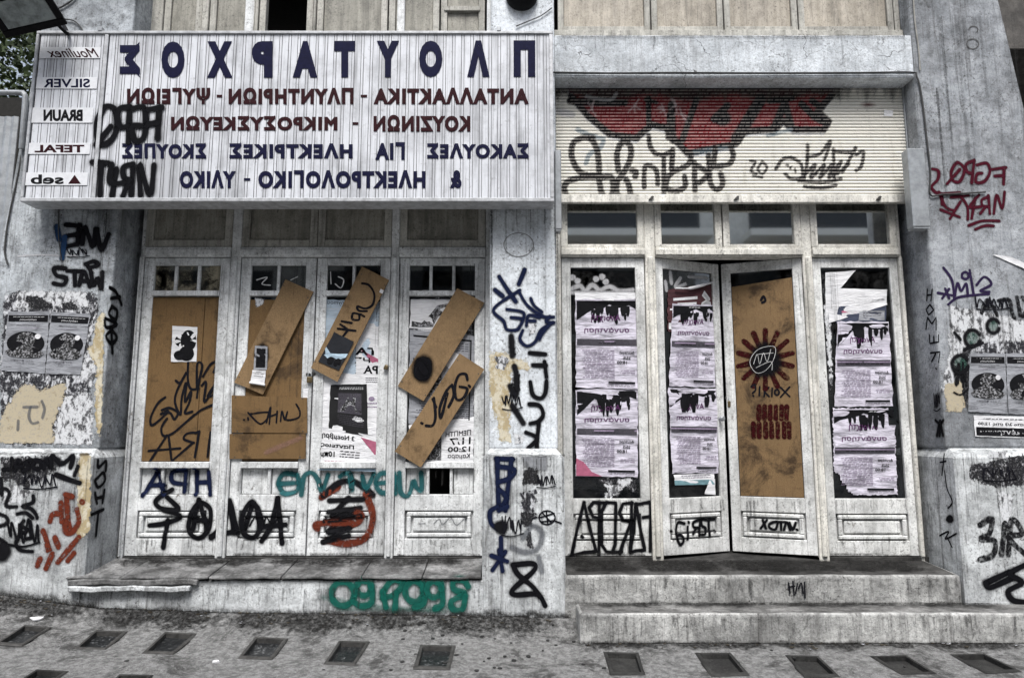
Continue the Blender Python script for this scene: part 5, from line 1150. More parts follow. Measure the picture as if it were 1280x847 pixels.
blob(SO(.018), 752, 668, 48, 66, INKS, BC, T6, .001); paint(SO(.018), [[(740, 640), (770, 645), (765, 690), (735, 690), (740, 650), (760, 680)]], 9, INK, BC, T6, .4, .002)
paint(SO(.033), [[(333, 440), (325, 415), (295, 420), (278, 470), (285, 525), (315, 520), (332, 480), (300, 470)], [(340, 466), (344, 470)], [(265, 462), (240, 490), (212, 560), (212, 605), (222, 590), (245, 500)], [(265, 462), (272, 510), (250, 560)], [(185, 520), (192, 600), (180, 640), (150, 642)], [(195, 560), (180, 525)], [(130, 630), (134, 632)]], 3.2, MARK, BD, TB4, .65, .0015)
paint(SO(.016), [[(85, 100), (130, 140), (160, 100), (90, 105)], [(150, 135), (165, 80), (160, 140)], [(160, 115), (185, 105)], [(188, 95), (185, 135)], [(200, 130), (205, 95), (215, 125), (225, 95), (220, 125), (262, 118), (268, 95), (255, 70)], [(70, 125), (72, 125)], [(85, 118), (86, 126)]], 2., MARK, BE, T8, .65, .0015)
paint(SO(.0165), [[(150, 240), (210, 215), (270, 190)]], 8, mk_ink('pink_chalk', (.35, .2, .17), .1, 1., .8, amax=.4), BF, T8, .2, .0012)
# torn paper behind
patch(SO(-.008), [(110, 398), (170, 400), (150, 425), (120, 440)], RES_W, H3, T6, .0012, seed=51)
# plywood in the ajar door
u0, u1 = .072, w7 - .072; bm = bmesh.new(); prism(bm, S7, [(u0, Z(623, YD) + .004), (u1, Z(623, YD) + .004), (u1, Z(345, YD)), (u0, Z(352, YD))], -.02, -.006, .002)
PLYO = tag(obj('plywood_sheet', bm, PLY), 'stained plywood sheet with a red and black rising sun in the ajar door', 'board')
P7 = Surf(S7.o - S7.n * .006, S7.u, S7.n)
rays = []
for k in range(14):
    a = 2 * math.pi * (k + .5) / 14; cx, cy = 478, 682
    rays.append([(cx + 62 * math.cos(a), cy + 66 * math.sin(a)), (cx + 112 * math.cos(a), cy + 120 * math.sin(a))])
paint(P7, rays, 6., STEN, PLYO, T23, .6, .0012, label='ring of dark red stencilled rays')
blob(P7, 478, 685, 84, 92, INKS, PLYO, T23, .003); blob(P7, 478, 685, 66, 70, INK, PLYO, T23, .0045)
paint(P7, [[(415, 690), (450, 640), (515, 630), (512, 680), (480, 725), (440, 735), (415, 690)], [(430, 700), (445, 660), (455, 700), (470, 655), (485, 690), (500, 640)], [(440, 715), (500, 690), (505, 725)], [(450, 660), (510, 655)]], .42, CHALK, PLYO, T23, .6, .0065)
paint(P7, [[(420, 792), (435, 784), (438, 805), (426, 818)], [(428, 828), (430, 830)], [(455, 792), (453, 828)], [(476, 790), (473, 832)], [(474, 812), (492, 795)], [(474, 812), (493, 832)], [(506, 798), (504, 832)], ring(525, 815, 9, 11), [(540, 795), (577, 832)], [(577, 793), (540, 834)]], 2., MARK, PLYO, T23, .65, .0015)
paint(P7, [[(x, 78), (x - 1, 122)] for x in (392, 412, 432, 452, 472, 490)] + [[(x, 138), (x + 1, 186)] for x in (372, 392, 415, 436, 458, 480, 498)], 5.8, STEN, PLYO, T24, .45, .0015)
paint(P7, [[(560, 330), (555, 350)], [(565, 290), (568, 330), (560, 360)]], 1.6, MARK, PLYO, T24, .6, .0015)
paint(P7, [[(460, 440), (470, 425), (478, 442), (465, 450)]], 3, MARK, PLYO, T23, .4, .0015)

# ------------------------------------------------------------------ posters
gp = 'open meeting posters pasted on the right doors'
def meeting(S, quad, label, off, seed, pink=False, tear=None):
    c = [('poly', [(.02, .02), (.98, .02), (.98, .12), (.86, .05 + .02 * (seed % 3)), (.7, .1), (.5 + .04 * (seed % 2), .06), (.42, .09 + .03 * (seed % 3)), (.3, .11), (.12, .14 + .05 * (seed % 3)), (.02, .18 + .06 * (seed % 3))], BLACKL), ('lines', (.35, .035, .7, .055), WHITEP, 1), ('drips', (.22 + .05 * (seed % 3), .06, .6 + .06 * (seed % 4), .26 + .03 * (seed % 3)), BLACKL, 11 + seed % 5 * 2), ('drips', (.74, .06, .92, .24), BLACKL, 4), ('text', (.25, .17, .72, .265), PURPLE, 'Ανοιχτή', .012), ('text', (.14, .32, .86, .39), PURPLE, 'συνάντηση', .012),
         ('rect', (0.02, .455, .985, .525), GREYP), ('rect', (0.02, .472, .985, .488), LILACP), ('lines', (.15, .495, .85, .52), BLACKL, 1), ('lines', (.1, .575, .62, .9), LILACP, 15), ('text', (.70, .585, .94, .625), BLACKL, 'Δευτέρα', .03), ('text', (.76, .645, .88, .68), BLACKL, '25/5', .02), ('text', (.66, .695, .82, .73), BLACKL, '18:00', .02),
         ('lines', (.7, .80, .95, .85), LILACP, 2), ('rect', (.52, .925, .95, .945), BLACKL, 'printed_band'), ('lines', (.5, .955, .95, .985), GREYP, 2)]
    if pink: c.append(('poly', [(0.0, .80), (.12, .84), (.25, .95), (.42, 1.0), (0.0, 1.0)], PINKP))
    return poster(S, quad, off, PAPER, label, c, gp, seed, .0045, tear=tear)
meeting(GL5, [(719, 374), (797, 374), (797.5, 486), (720, 484)], 'pale meeting poster with purple headline, upper one on the door beside the middle pillar', .004, 1)
meeting(GL5, [(719.5, 487), (797, 486), (797, 596), (720, 594)], 'pale meeting poster with a pink torn corner, on the door beside the middle pillar', .004, 2, True)
poster(GL5, [(718, 366), (796, 366), (797, 376), (719, 377)], .003, PAPERW, 'white edge of an older sheet above the posters on the door beside the middle pillar', seed=8, nx=8, ny=3, cat='paper scrap', name='paper_scrap')
poster(G6, [(834, 362), (893, 354), (894, 420), (834, 414)], .003, PAPERB, 'brown poster with a big white numeral at the top of the ajar door', [('text', (.68, .12, .92, .62), WHITEP, '6', .05), ('rect', (.12, .22, .62, .28), WHITEP), ('rect', (.2, .34, .6, .40), WHITEP), ('rect', (.05, .46, .62, .5), WHITEP), ('rect', (.3, .56, .62, .6), WHITEP), ('rect', (.02, .8, .3, .95), WHITEP)], seed=9)
bm = bmesh.new(); tube(bm, [G6.w(*G6.uv(842, 361), .022), G6.w(*G6.uv(860, 361), .03), G6.w(*G6.uv(880, 356), .022), G6.w(*G6.uv(891, 353), .012)], [.006] * 6 + [.012] * 6 + [.008] * 7, 10); tag(obj('paper_curl', bm, PAPERW), 'white curl of paper drooping over the brown poster on the ajar door', 'paper scrap')
meeting(G6, [(840, 380), (893, 381), (893, 484), (835, 482)], 'pale meeting poster under the brown poster on the ajar door', .006, 3)
meeting(G6, [(834.5, 484), (895, 486), (897, 591), (839, 591)], 'pale meeting poster lowest on the ajar door', .006, 4)
poster(G6, [(842, 593), (892, 591), (893, 605), (843, 606)], .003, PAPERW, 'narrow pale blue strip pasted under the posters on the ajar door', [('rect', (0, .55, 1, 1), TEALP), ('lines', (.1, .1, .9, .5), LILACP, 2)], seed=10, nx=8, ny=3, cat='paper strip', name='paper_strip')
poster(G6, [(886, 600), (893, 598), (894, 618), (880, 617)], .003, PAPERW, 'torn white scrap at the bottom corner of the ajar door glass', seed=12, nx=3, ny=4, cat='paper scrap', name='paper_scrap')
G8 = GL5
poster(G8, [(1031, 341), (1069, 338), (1050, 361), (1032, 398)], .003, PAPERW, 'white sheet folded over at the top left of the rightmost door', seed=13, cat='paper sheet', name='paper_sheet', nx=6, ny=8)
poster(G8, [(1032, 360), (1108, 362), (1108, 381), (1036, 404)], .005, PAPERW, 'broad blank white sheet across the rightmost door', [('lines', (.35, .5, .95, .72), WHITEP, 2)], seed=14, cat='paper sheet', name='paper_sheet', nx=10, ny=6)
patch(G8, [(30, 60), (60, 50), (120, 480), (100, 600), (110, 840), (70, 840), (50, 400)], RES_BK, D8, (1020, 330, 5.29), .0008, seed=42)
poster(G8, [(1048, 383), (1107, 381), (1107, 404), (1044, 404)], .004, mk_paper('navy_printed_paper', (.06, .07, .11), .3, 7), 'small navy printed sheet under the white sheet on the rightmost door', [('rect', (.45, .3, .97, .85), PAPERG), ('rect', (.08, .25, .4, .38), PINKP), ('lines', (.5, .4, .9, .75), GREYP, 4)], seed=15, nx=8, ny=5)
meeting(G8, [(1046, 402), (1110, 402), (1116, 508), (1042, 508)], 'pale meeting poster under the navy sheet on the rightmost door', .006, 5)
meeting(G8, [(1040, 510), (1117, 510), (1121, 618), (1042, 618)], 'pale meeting poster lowest on the rightmost door', .006, 6, False, lambda x, y: x < .3 and y > .7 + x * 1.05 + .02 * math.sin(x * 60) or (x > .9 and y < .2))
patch(G8, [(40, 270), (100, 250), (115, 840), (90, 840)], RES_W, D8, (1020, 330, 5.29), .0022, seed=43)
bm = bmesh.new(); S_ = G8; sbox(bm, S_, S_.uv(1048, 350)[0], S_.uv(1104, 350)[0], Z(362, YD), Z(336, YD), -.03, -.012); tag(obj('cardboard_sheet', bm, PLY), 'stained brown cardboard behind the top glass of the rightmost door', 'cardboard')
# door three: layers of paper
GL = FR(YD + .012 + .021)
poster(GL, [(405, 374), (478, 378), (476, 470), (404, 470)], .004, mk_paper('pale_blue_paper', (.50, .60, .70), .2, 9), 'pale blue poster partly behind the script board', [('text', (.02, .02, .5, .08), BLACKL, 'anonymous', .0), ('rect', (.04, .12, .96, .125), WHITEP), ('rect', (.04, .25, .96, .255), WHITEP), ('text', (.55, .62, .95, .72), BLACKL, 'ΤΑ', .03), ('text', (.55, .75, .95, .83), BLACKL, 'ΤΗΣ', .03), ('text', (.55, .86, .95, .97), BLACKL, 'ΡΑΧ', .03)], seed=16)
poster(GL, [(446, 404), (477, 404), (472, 586), (444, 586)], .006, PAPERW, 'tall white sheet with a pink corner beside the script board', [('poly', [(.15, .18), (1, .26), (1, .34)], PINKP), ('lines', (.35, .38, .95, .42), GREYP, 3), ('lines', (.4, .55, .95, .6), LILACP, 2), ('oval', (.55, .51, .8, .54), LILACP)], seed=17)
poster(GL, [(399, 462), (450, 468), (470, 560), (401, 545)], .009, PAPERW, 'torn white sheet framing the black dance picture', seed=18, cat='paper sheet', name='paper_sheet')
poster(GL, [(414, 481), (459, 480), (460, 546), (411, 536)], .012, mk_flat('black_print_paper', (.014, .014, .015), .5, .3), 'black picture poster with a pale crouching figure on the third door', [('rect', (.22, .18, .85, .6), GREYP, 'printed_picture'), ('poly', [(.3, .5), (.42, .36), (.5, .24), (.62, .2), (.7, .28), (.68, .42), (.75, .56), (.7, .57), (.6, .42), (.5, .44), (.38, .56), (.28, .58)], PHOTO, 'printed_picture'), ('lines', (.2, .64, .9, .86), GREYP, 6), ('lines', (.2, .06, .9, .12), WHITEP, 2)], seed=19, nx=8, ny=10)
poster(GL, [(399, 533), (474, 545), (471, 589), (398, 587)], .0135, PAPERW, 'white event notice with bold black date lowest on the third door', [('text', (.06, .1, .6, .26), BLACKL, '3 Νοεμβρη', .03), ('text', (.04, .34, .6, .46), BLACKL, 'Παντειος', .03), ('text', (.04, .54, .28, .70), BLACKL, '10πμ', .03), ('poly', [(.70, .1), (1, .18), (1, .62)], PINKP), ('lines', (.34, .5, .7, .7), GREYP, 3), ('lines', (.1, .77, .9, .84), PINKP, 2), ('rect', (0, .92, 1, 1), BLUEP), ], seed=20)
# door four
poster(GL, [(514, 374), (566, 374), (560, 414), (512, 410)], .003, PAPERW, 'white sheet with black hills printed on it, behind the top of the crossed boards', [('poly', [(.05, .95), (.05, .75), (.3, .8), (.5, .5), (.65, .2), (.98, .12), (.98, .4), (.7, .55), (.6, .9)], PHOTO)], seed=21, nx=8, ny=6)
poster(GL, [(512, 412), (594, 420), (591, 532), (511, 530)], .005, PAPERG, 'grey printed sheet behind the crossed boards', [('rect', (.06, .05, .94, .07), BLACKL), ('lines', (.4, .10, .9, .2), GREYP, 4), ('rect', (.06, .3, .5, .7), PHOTO, 'printed_picture'), ('lines', (.1, .75, .95, .96), GREYP, 9), ('rect', (.93, .05, .95, .95), BLACKL), ('oval', (.55, .2, .8, .4), WHITEP)], seed=22)
poster(GL, [(511, 531), (594, 520), (591, 578), (512, 577)], .008, PAPERW, 'white notice with large grey numerals at the foot of the crossed boards', [('text', (.56, .28, .95, .4), GREYP, 'ΠΕΜΠΤΗ', .02), ('text', (.62, .44, .95, .60), BLACKL, '11/7', .02), ('text', (.60, .64, .95, .76), BLACKL, '12:00', .02), ('text', (.6, .8, .95, .92), GREYP, 'Καμαρα', .02), ('rect', (.02, .1, .5, .95), PHOTO, 'printed_picture')], seed=23)
patch(GL, [(75, 75), (360, 60), (380, 400), (375, 790), (60, 800), (75, 400)], RES_BW, D4, TB4, .0014, seed=44)
# pillar pairs: an open-air evening poster pasted twice
def evening(S, quad, label, seed, group):
    return poster(S, quad, .0062, PAPERG, label, [('rect', (.03, .06, .97, .17), BLACKL), ('lines', (.12, .085, .88, .105), WHITEP, 1), ('text', (.3, .12, .7, .155), WHITEP, 'εκδηλωση', .0), ('text', (.25, .205, .7, .25), GREYP, 'αυτοργάνωση', .0), ('lines', (.25, .27, .75, .285), LILACP, 1),
        ('oval', (.06, .33, .94, .72), BLACKL), ('oval', (.28, .34, .72, .60), PHOTO, 'printed_head'), ('poly', [(.05, .68), (.2, .6), (.38, .56), (.62, .56), (.8, .6), (.95, .68), (.85, .75), (.5, .77), (.15, .75)], PHOTO, 'printed_collar'), ('oval', (.70, .365, .84, .45), WHITEP, 'printed_moon'),
        ('oval', (.40, .45, .46, .475), BLACKL), ('oval', (.54, .45, .6, .475), BLACKL), ('text', (.2, .79, .72, .83), GREYP, 'στο πάρκο', .0), ('lines', (.3, .85, .75, .865), GREYP, 1), ('lines', (.03, .93, .25, .95), GREYP, 1)], group, seed, .0015)
evening(S0, [(11.3, 389.5), (63.3, 389.5), (56.7, 467), (2, 463)], 'grey poster with a round black picture, left one of the pair on the left pillar', 24, 'evening posters on the pillars')
evening(S0, [(64.3, 389.5), (114.4, 392.3), (101.1, 468), (57.5, 467)], 'grey poster with a round black picture, right one of the pair on the left pillar', 25, 'evening posters on the pillars')
evening(S0, [(1211.8, 441.4), (1255.5, 441.4), (1258.5, 517), (1209, 514)], 'grey poster with a round black picture, nearer the doors on the right pillar', 26, 'evening posters on the pillars')
evening(S0, [(1256.5, 441.4), (1301, 442), (1306, 518), (1259.5, 517)], 'grey poster with a round black picture, cut by the right edge of the photo', 27, 'evening posters on the pillars')
poster(S0, [(1217, 519), (1300, 521), (1302, 548), (1218, 545)], .004, PAPERW, 'white strip poster with a black band under the pair on the right pillar', [('rect', (.02, .55, 1, .95), BLACKL), ('text', (.08, .62, .9, .92), WHITEP, 'συγκέντρωση', .02), ('lines', (.1, .12, .95, .22), GREYP, 1), ('text', (.05, .3, .95, .48), BLACKL, 'Σάββατο 2/3 στις 12:00', .02)], seed=28, nx=10, ny=5, cat='paper strip', name='paper_strip')

# ------------------------------------------------------------------ trodden dirt on the treads and along the wall foot
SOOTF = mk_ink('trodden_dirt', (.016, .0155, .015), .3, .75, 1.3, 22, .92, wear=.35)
def floor_stain(P, parent, nx=90, ny=14, fade=(.25, .6), off=.004, name='dirt_stain'):
    P = [Vector(p) for p in P]; V, C, Fc = [], [], []
    for j in range(ny + 1):
        for i in range(nx + 1):
            x, y = i / nx, j / ny; p = (P[0] * (1 - x) + P[1] * x) * (1 - y) + (P[3] * (1 - x) + P[2] * x) * y
            if parent is None: p.z = gz(p.x, p.y)
            V.append(p + Vector((0, 0, off)))
            C.append(min(1, x / .06, (1 - x) / .06) * max(0, min(1, y / fade[0] if fade[0] else 1)) * max(0, min(1, (1 - y) / fade[1])) * (.75 + .3 * math.sin(x * 17 + 1) * math.sin(x * 41)))
    for j in range(ny):
        for i in range(nx): a = j * (nx + 1) + i; Fc.append((a, a + 1, a + nx + 2, a + nx + 1))
    return _cov_mesh(name, V, C, Fc, SOOTF, parent)
zk = ZD0 - .012; ya, yb = YD - .012, YP
def zs(y): return zk + (ZF - .004 - zk) * (YD - .01 - y) / (YD - .01 - (YP - .015))
floor_stain([(X_LPP, ya, zs(ya)), (X_MLP, ya, zs(ya)), (X_MLP, yb + .10, zs(yb + .10)), (X_LPP, yb + .10, zs(yb + .10))], ST1, fade=(0, .7), off=.005)
x_ = X(1202, 730, YP); zr = ZD0 - .008
def zr_(y): return ZF + (zr - ZF) * (y - YP) / (YD + .3 - YP)
floor_stain([(X_MRP, ya, zr_(ya)), (x_, ya, zr_(ya)), (x_ - .02, YP + .03, zr_(YP + .03)), (X_MRP, YP + .03, zr_(YP + .03))], ST2, fade=(0, .3), off=.009)
za, zb_ = Z(754.5, YP), Z(766, YL)
floor_stain([(X(727, 760, -.2), YP - .003, za), (X(1290, 760, -.2), YP - .003, za), (X(1290, 760, -.3), YL + .06, za + (zb_ - za) * .8), (X(727, 760, -.3), YL + .06, za + (zb_ - za) * .8)], ST3, fade=(0, .9), off=.009)
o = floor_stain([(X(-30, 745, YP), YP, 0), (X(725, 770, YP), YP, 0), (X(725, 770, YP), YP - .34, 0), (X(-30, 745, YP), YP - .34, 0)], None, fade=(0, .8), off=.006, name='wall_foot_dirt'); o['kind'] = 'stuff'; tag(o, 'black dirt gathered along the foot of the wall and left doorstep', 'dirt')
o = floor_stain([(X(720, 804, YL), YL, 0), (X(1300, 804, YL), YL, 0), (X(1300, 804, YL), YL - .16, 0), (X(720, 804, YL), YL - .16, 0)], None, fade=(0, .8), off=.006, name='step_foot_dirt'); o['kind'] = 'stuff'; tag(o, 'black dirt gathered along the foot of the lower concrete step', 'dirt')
# ------------------------------------------------------------------ pavement lights
frame_m = IRON
def mk_lens():
    n = N('lens_glass_reflection', .3, .3); c = n.mix(n.rng(n.noise(22, 6, .7, dist=2.5), .54, .68), (.01, .011, .012), (.16, .165, .17)); n.bump(n.noise(30, 5), .5, .01); return n.base(c)  # pale streaks painted into the dark glass colour as reflections
LENS = mk_lens(); SOOT = mk_plaster('soot_on_lens', (.05, .05, .048), (.02, .02, .02), .5, .2, .8, 0, 12, 1.)
_wh = ['first from the left', 'second from the left', 'third from the left', 'fourth from the left', 'fifth from the left', 'sixth from the left, below the middle pillar']
PLB = ['clear glass pavement light at the left end of the row', 'clear glass pavement light second from the left end', 'clear glass pavement light third from the left end', 'clear glass pavement light below the double doors, fourth from the left end', 'clear glass pavement light holding a pale streaky reflection, fifth from the left end',
       'clear glass pavement light left of the concrete step', 'sooty pavement light below the left end of the concrete step', 'sooty pavement light second along the concrete step', 'sooty pavement light third along the concrete step', 'sooty pavement light fourth along the concrete step', 'sooty pavement light at the right edge below the concrete step',
       'pavement light cut by the bottom edge, leftmost', 'pavement light cut by the bottom edge beside the leftmost one']
for k, q in enumerate(HOLES):
    P = [gpt(*p) for p in q]; c = sum(P, Vector()) / 4
    root = empty('pavement_light', c, PLB[k], 'pavement light', 'square glass lights set in the pavement')
    up = Vector((0, 0, 1)); f = .9
    bm = bmesh.new(); I = [c + (p - c) * f for p in P]
    def ringm(bm, A, Bq, za, zb):
        a = [bm.verts.new(p + up * za) for p in A]; b = [bm.verts.new(p + up * zb) for p in Bq]
        for i in range(4): bm.faces.new((a[i], a[(i + 1) % 4], b[(i + 1) % 4], b[i]))
    ringm(bm, [c + (p - c) * 1.14 for p in P], [c + (p - c) * 1.04 for p in P], .001, .007); ringm(bm, [c + (p - c) * 1.04 for p in P], I, .007, .006); ringm(bm, I, [c + (p - c) * (f - .01) for p in P], .006, -.024)
    obj('frame', bm, frame_m if k < 6 else SOOT, root, recalc=False)
    bm = bmesh.new(); v = [bm.verts.new(c + (p - c) * (f + .01) + up * -.02) for p in P]; bm.faces.new(list(reversed(v))); r = bmesh.ops.extrude_face_region(bm, geom=list(bm.faces))
    for vv in r['geom']:
        if isinstance(vv, bmesh.types.BMVert): vv.co.z -= .03
    obj('glass_lens', bm, LENS if k < 6 or k > 10 else SOOT, root)
# litter
def scrap(px, py, s, mat, label, nm='paper_scrap', cat='litter', seed=0):
    c = gpt(px, py); rnd = random.Random(seed); bm = bmesh.new(); n = 9
    ps = [(s * rnd.uniform(.6, 1.1) * math.cos(2 * math.pi * k / n), s * .8 * rnd.uniform(.5, 1.1) * math.sin(2 * math.pi * k / n), rnd.uniform(.004, .012)) for k in range(n)]
    a = [bm.verts.new(c + Vector(p)) for p in ps]; b = [bm.verts.new(c + Vector((p[0] * .95, p[1] * .95, -.002))) for p in ps]; m = bm.verts.new(c + Vector((0, 0, .012)))
    for i in range(n): bm.faces.new((m, a[i], a[(i + 1) % n])); bm.faces.new((a[i], b[i], b[(i + 1) % n], a[(i + 1) % n]))
    bm.faces.new(list(reversed(b))); tag(obj(nm, bm, mat), label, cat)
scrap(47, 773, .05, PAPERW, 'crumpled white paper scrap on the pavement near the left pillar', seed=1)
scrap(270, 827, .018, PAPERW, 'tiny white crumb of paper on the pavement below the left doors', seed=2)
rnd = random.Random(5); gb = bmesh.new()
for k in range(46):
    px, py = rnd.uniform(480, 740) if k < 30 else rnd.uniform(30, 1250), rnd.uniform(776, 842)
    if k >= 30 and px > 720: py = rnd.uniform(812, 845)
    c = gpt(px, py) + Vector((0, 0, .0015)); r = rnd.uniform(.006, .016); n = 9
    t = [gb.verts.new(c + Vector((r * rnd.uniform(.8, 1.2) * math.cos(2 * math.pi * i / n), r * rnd.uniform(.8, 1.2) * math.sin(2 * math.pi * i / n), .003))) for i in range(n)]
    gb.faces.new(t)
    l = [gb.verts.new(v.co + Vector((0, 0, -.008))) for v in t]
    for i in range(n): gb.faces.new((t[i], l[i], l[(i + 1) % n], t[(i + 1) % n]))
o = obj('chewing_gum', gb, STONE); tag(o, 'scatter of flattened black gum spots on the grey pavement', 'gum', kind='stuff')

lb = bmesh.new()
for k in range(150):
    if k < 100: px, py = rnd.uniform(0, 725), 0
    else: px, py = rnd.uniform(725, 1280), 0
    y = (YP if k < 100 else YL) - .004 - abs(rnd.gauss(0, .05)); x = X(px, 770, YP); c = Vector((x, y, gz(x, y) + .006)); r = rnd.uniform(.004, .014); a = rnd.uniform(0, 6.3)
    t = [lb.verts.new(c + Vector((r * q * math.cos(a + b), r * q * .6 * math.sin(a + b), rnd.uniform(0, .005)))) for q, b in ((1.4, 0), (.7, 1.4), (1.2, 3), (.8, 4.6))]
    l = [lb.verts.new(v.co - Vector((0, 0, .004))) for v in t]; f = lb.faces.new(t); f.material_index = k % 4 == 0
    for i in range(4): lb.faces.new((t[i], l[i], l[(i + 1) % 4], t[(i + 1) % 4]))
o = obj('litter', lb, [mk_flat('dry_leaf_crumbs', (.06, .05, .035), .8, .4), PAPERG]); tag(o, 'crumbs of dry leaf and paper along the foot of the wall and steps', 'litter', kind='stuff')
# ------------------------------------------------------------------ fittings: floodlight, bell, cables, pipe
def floodlight():
    c = FR(-.42).w(*FR(-.42).uv(33, 10)); root = empty('floodlight', c, 'black floodlight with a glass face above the left end of the sign', 'lamp')
    M_ = Matrix.Rotation(R(-14), 3, 'Y') @ Matrix.Rotation(R(-34), 3, 'X')
    def pt(x, y, z): return c + M_ @ Vector((x, y, z))
    hx, hy = .205, .125
    bm = bmesh.new(); hexa(bm, [pt(-hx, -hy, -.05), pt(hx, -hy, -.05), pt(hx, hy, -.05), pt(-hx, hy, -.05), pt(-hx * .6, -hy * .6, .09), pt(hx * .6, -hy * .6, .09), pt(hx * .6, hy * .6, .09), pt(-hx * .6, hy * .6, .09)], .008); obj('housing', bm, BLACKM, root)
    bm = bmesh.new(); t = .035
    for x0, x1, y0, y1 in ((-hx - .01, hx + .01, -hy - .01, -hy + t), (-hx - .01, hx + .01, hy - t, hy + .01), (-hx - .01, -hx + t, -hy + t, hy - t), (hx - t, hx + .01, -hy + t, hy - t)):
        hexa(bm, [pt(x0, y0, -.068), pt(x1, y0, -.068), pt(x1, y1, -.068), pt(x0, y1, -.068), pt(x0, y0, -.048), pt(x1, y0, -.048), pt(x1, y1, -.048), pt(x0, y1, -.048)], .004)
    obj('rim', bm, BLACKM, root)
    bm = bmesh.new(); a, b = hx - t - .004, hy - t - .004; hexa(bm, [pt(-a, -b, -.060), pt(a, -b, -.060), pt(a, b, -.060), pt(-a, b, -.060), pt(-a, -b, -.051), pt(a, -b, -.051), pt(a, b, -.051), pt(-a, b, -.051)]); obj('glass', bm, mk_flat('frosted_lamp_glass', (.30, .34, .34), .3, .6, .5, 0, 14), root)
    bm = bmesh.new(); tube(bm, [pt(hx * .5, hy, .03), pt(hx * .7, hy + .1, .02), Vector((X(72, 12) , .0, Z(18)))], .012); obj('bracket', bm, BLACKM, root)
floodlight()
def cable(pts, r, label, mat=CABLE, name='cable'):
    bm = bmesh.new(); tube(bm, pts, r, 6); return tag(obj(name, bm, mat), label, 'cable')
def w0(px, py, y=-.012): return FR(y).w(*FR(y).uv(px, py))
cable([w0(70, 12), w0(82, 6), w0(94, -4), w0(110, -30)], .006, 'short black cable looping up from the floodlight')
cable([w0(80, 24), w0(92, 26), w0(100, 33), w0(104, 40)], .005, 'thin cable dropping from the floodlight behind the sign top')
cable([w0(690, 90.5, -.008), w0(760, 91.5, -.008), w0(850, 91), w0(960, 91.5, -.008), w0(1080, 91, -.008), w0(1138, 90.5), w0(1146, 96), w0(1152, 120), w0(1158, 170), w0(1163, 215), w0(1163, 243), w0(1180, 243), w0(1232, 240)], .006, 'thin cable running along the lower edge of the white beam', CABLE)
cable([w0(1140, -40), w0(1143, 20), w0(1148, 60), w0(1150, 88)], .005, 'pale painted cable down the edge of the right pillar', CABLEL)
cable([w0(27, 186, .01), w0(25, 205, .0), w0(20, 230, -.005), w0(13, 262), w0(8, 290), w0(6, 315), w0(10, 331)], .006, 'black cable hanging down the left edge of the left pillar')
cable([w0(74, 256), w0(73, 290), w0(75, 312), w0(77, 326)], .004, 'thin wire hanging below the left end of the sign')
cable([w0(690, 10), w0(676, 20), w0(662, 26), w0(645, 33)], .004, 'wire curving from the round bell to the sign top')
bm = bmesh.new(); tube(bm, [w0(-25, 116, -.03), w0(22, 116, -.03), w0(30, 118, -.03), w0(31.5, 126, -.03), w0(29, 160, -.03), w0(27, 186, -.02)], .019, 12); tag(obj('conduit_pipe', bm, STEEL), 'pale bent conduit pipe at the left edge under the floodlight', 'pipe')
bell = empty('alarm_bell', FR(-.05).w(*FR(-.05).uv(652, -3)), 'round black alarm bell on the middle pillar above the sign', 'bell')
bm = bmesh.new(); c = FR(0).w(*FR(0).uv(652, -3)); lathe(bm, c, (0, -1, 0), [(.105, 0), (.12, .012), (.12, .03), (.105, .06), (.07, .082), (.02, .09)], 28); obj('dome', bm, BLACKM, bell, smooth=True)
bm = bmesh.new(); lathe(bm, c, (0, -1, 0), [(.012, .084), (.016, .09), (.014, .098), (.006, .1)], 10); obj('centre_bolt', bm, IRON, bell)

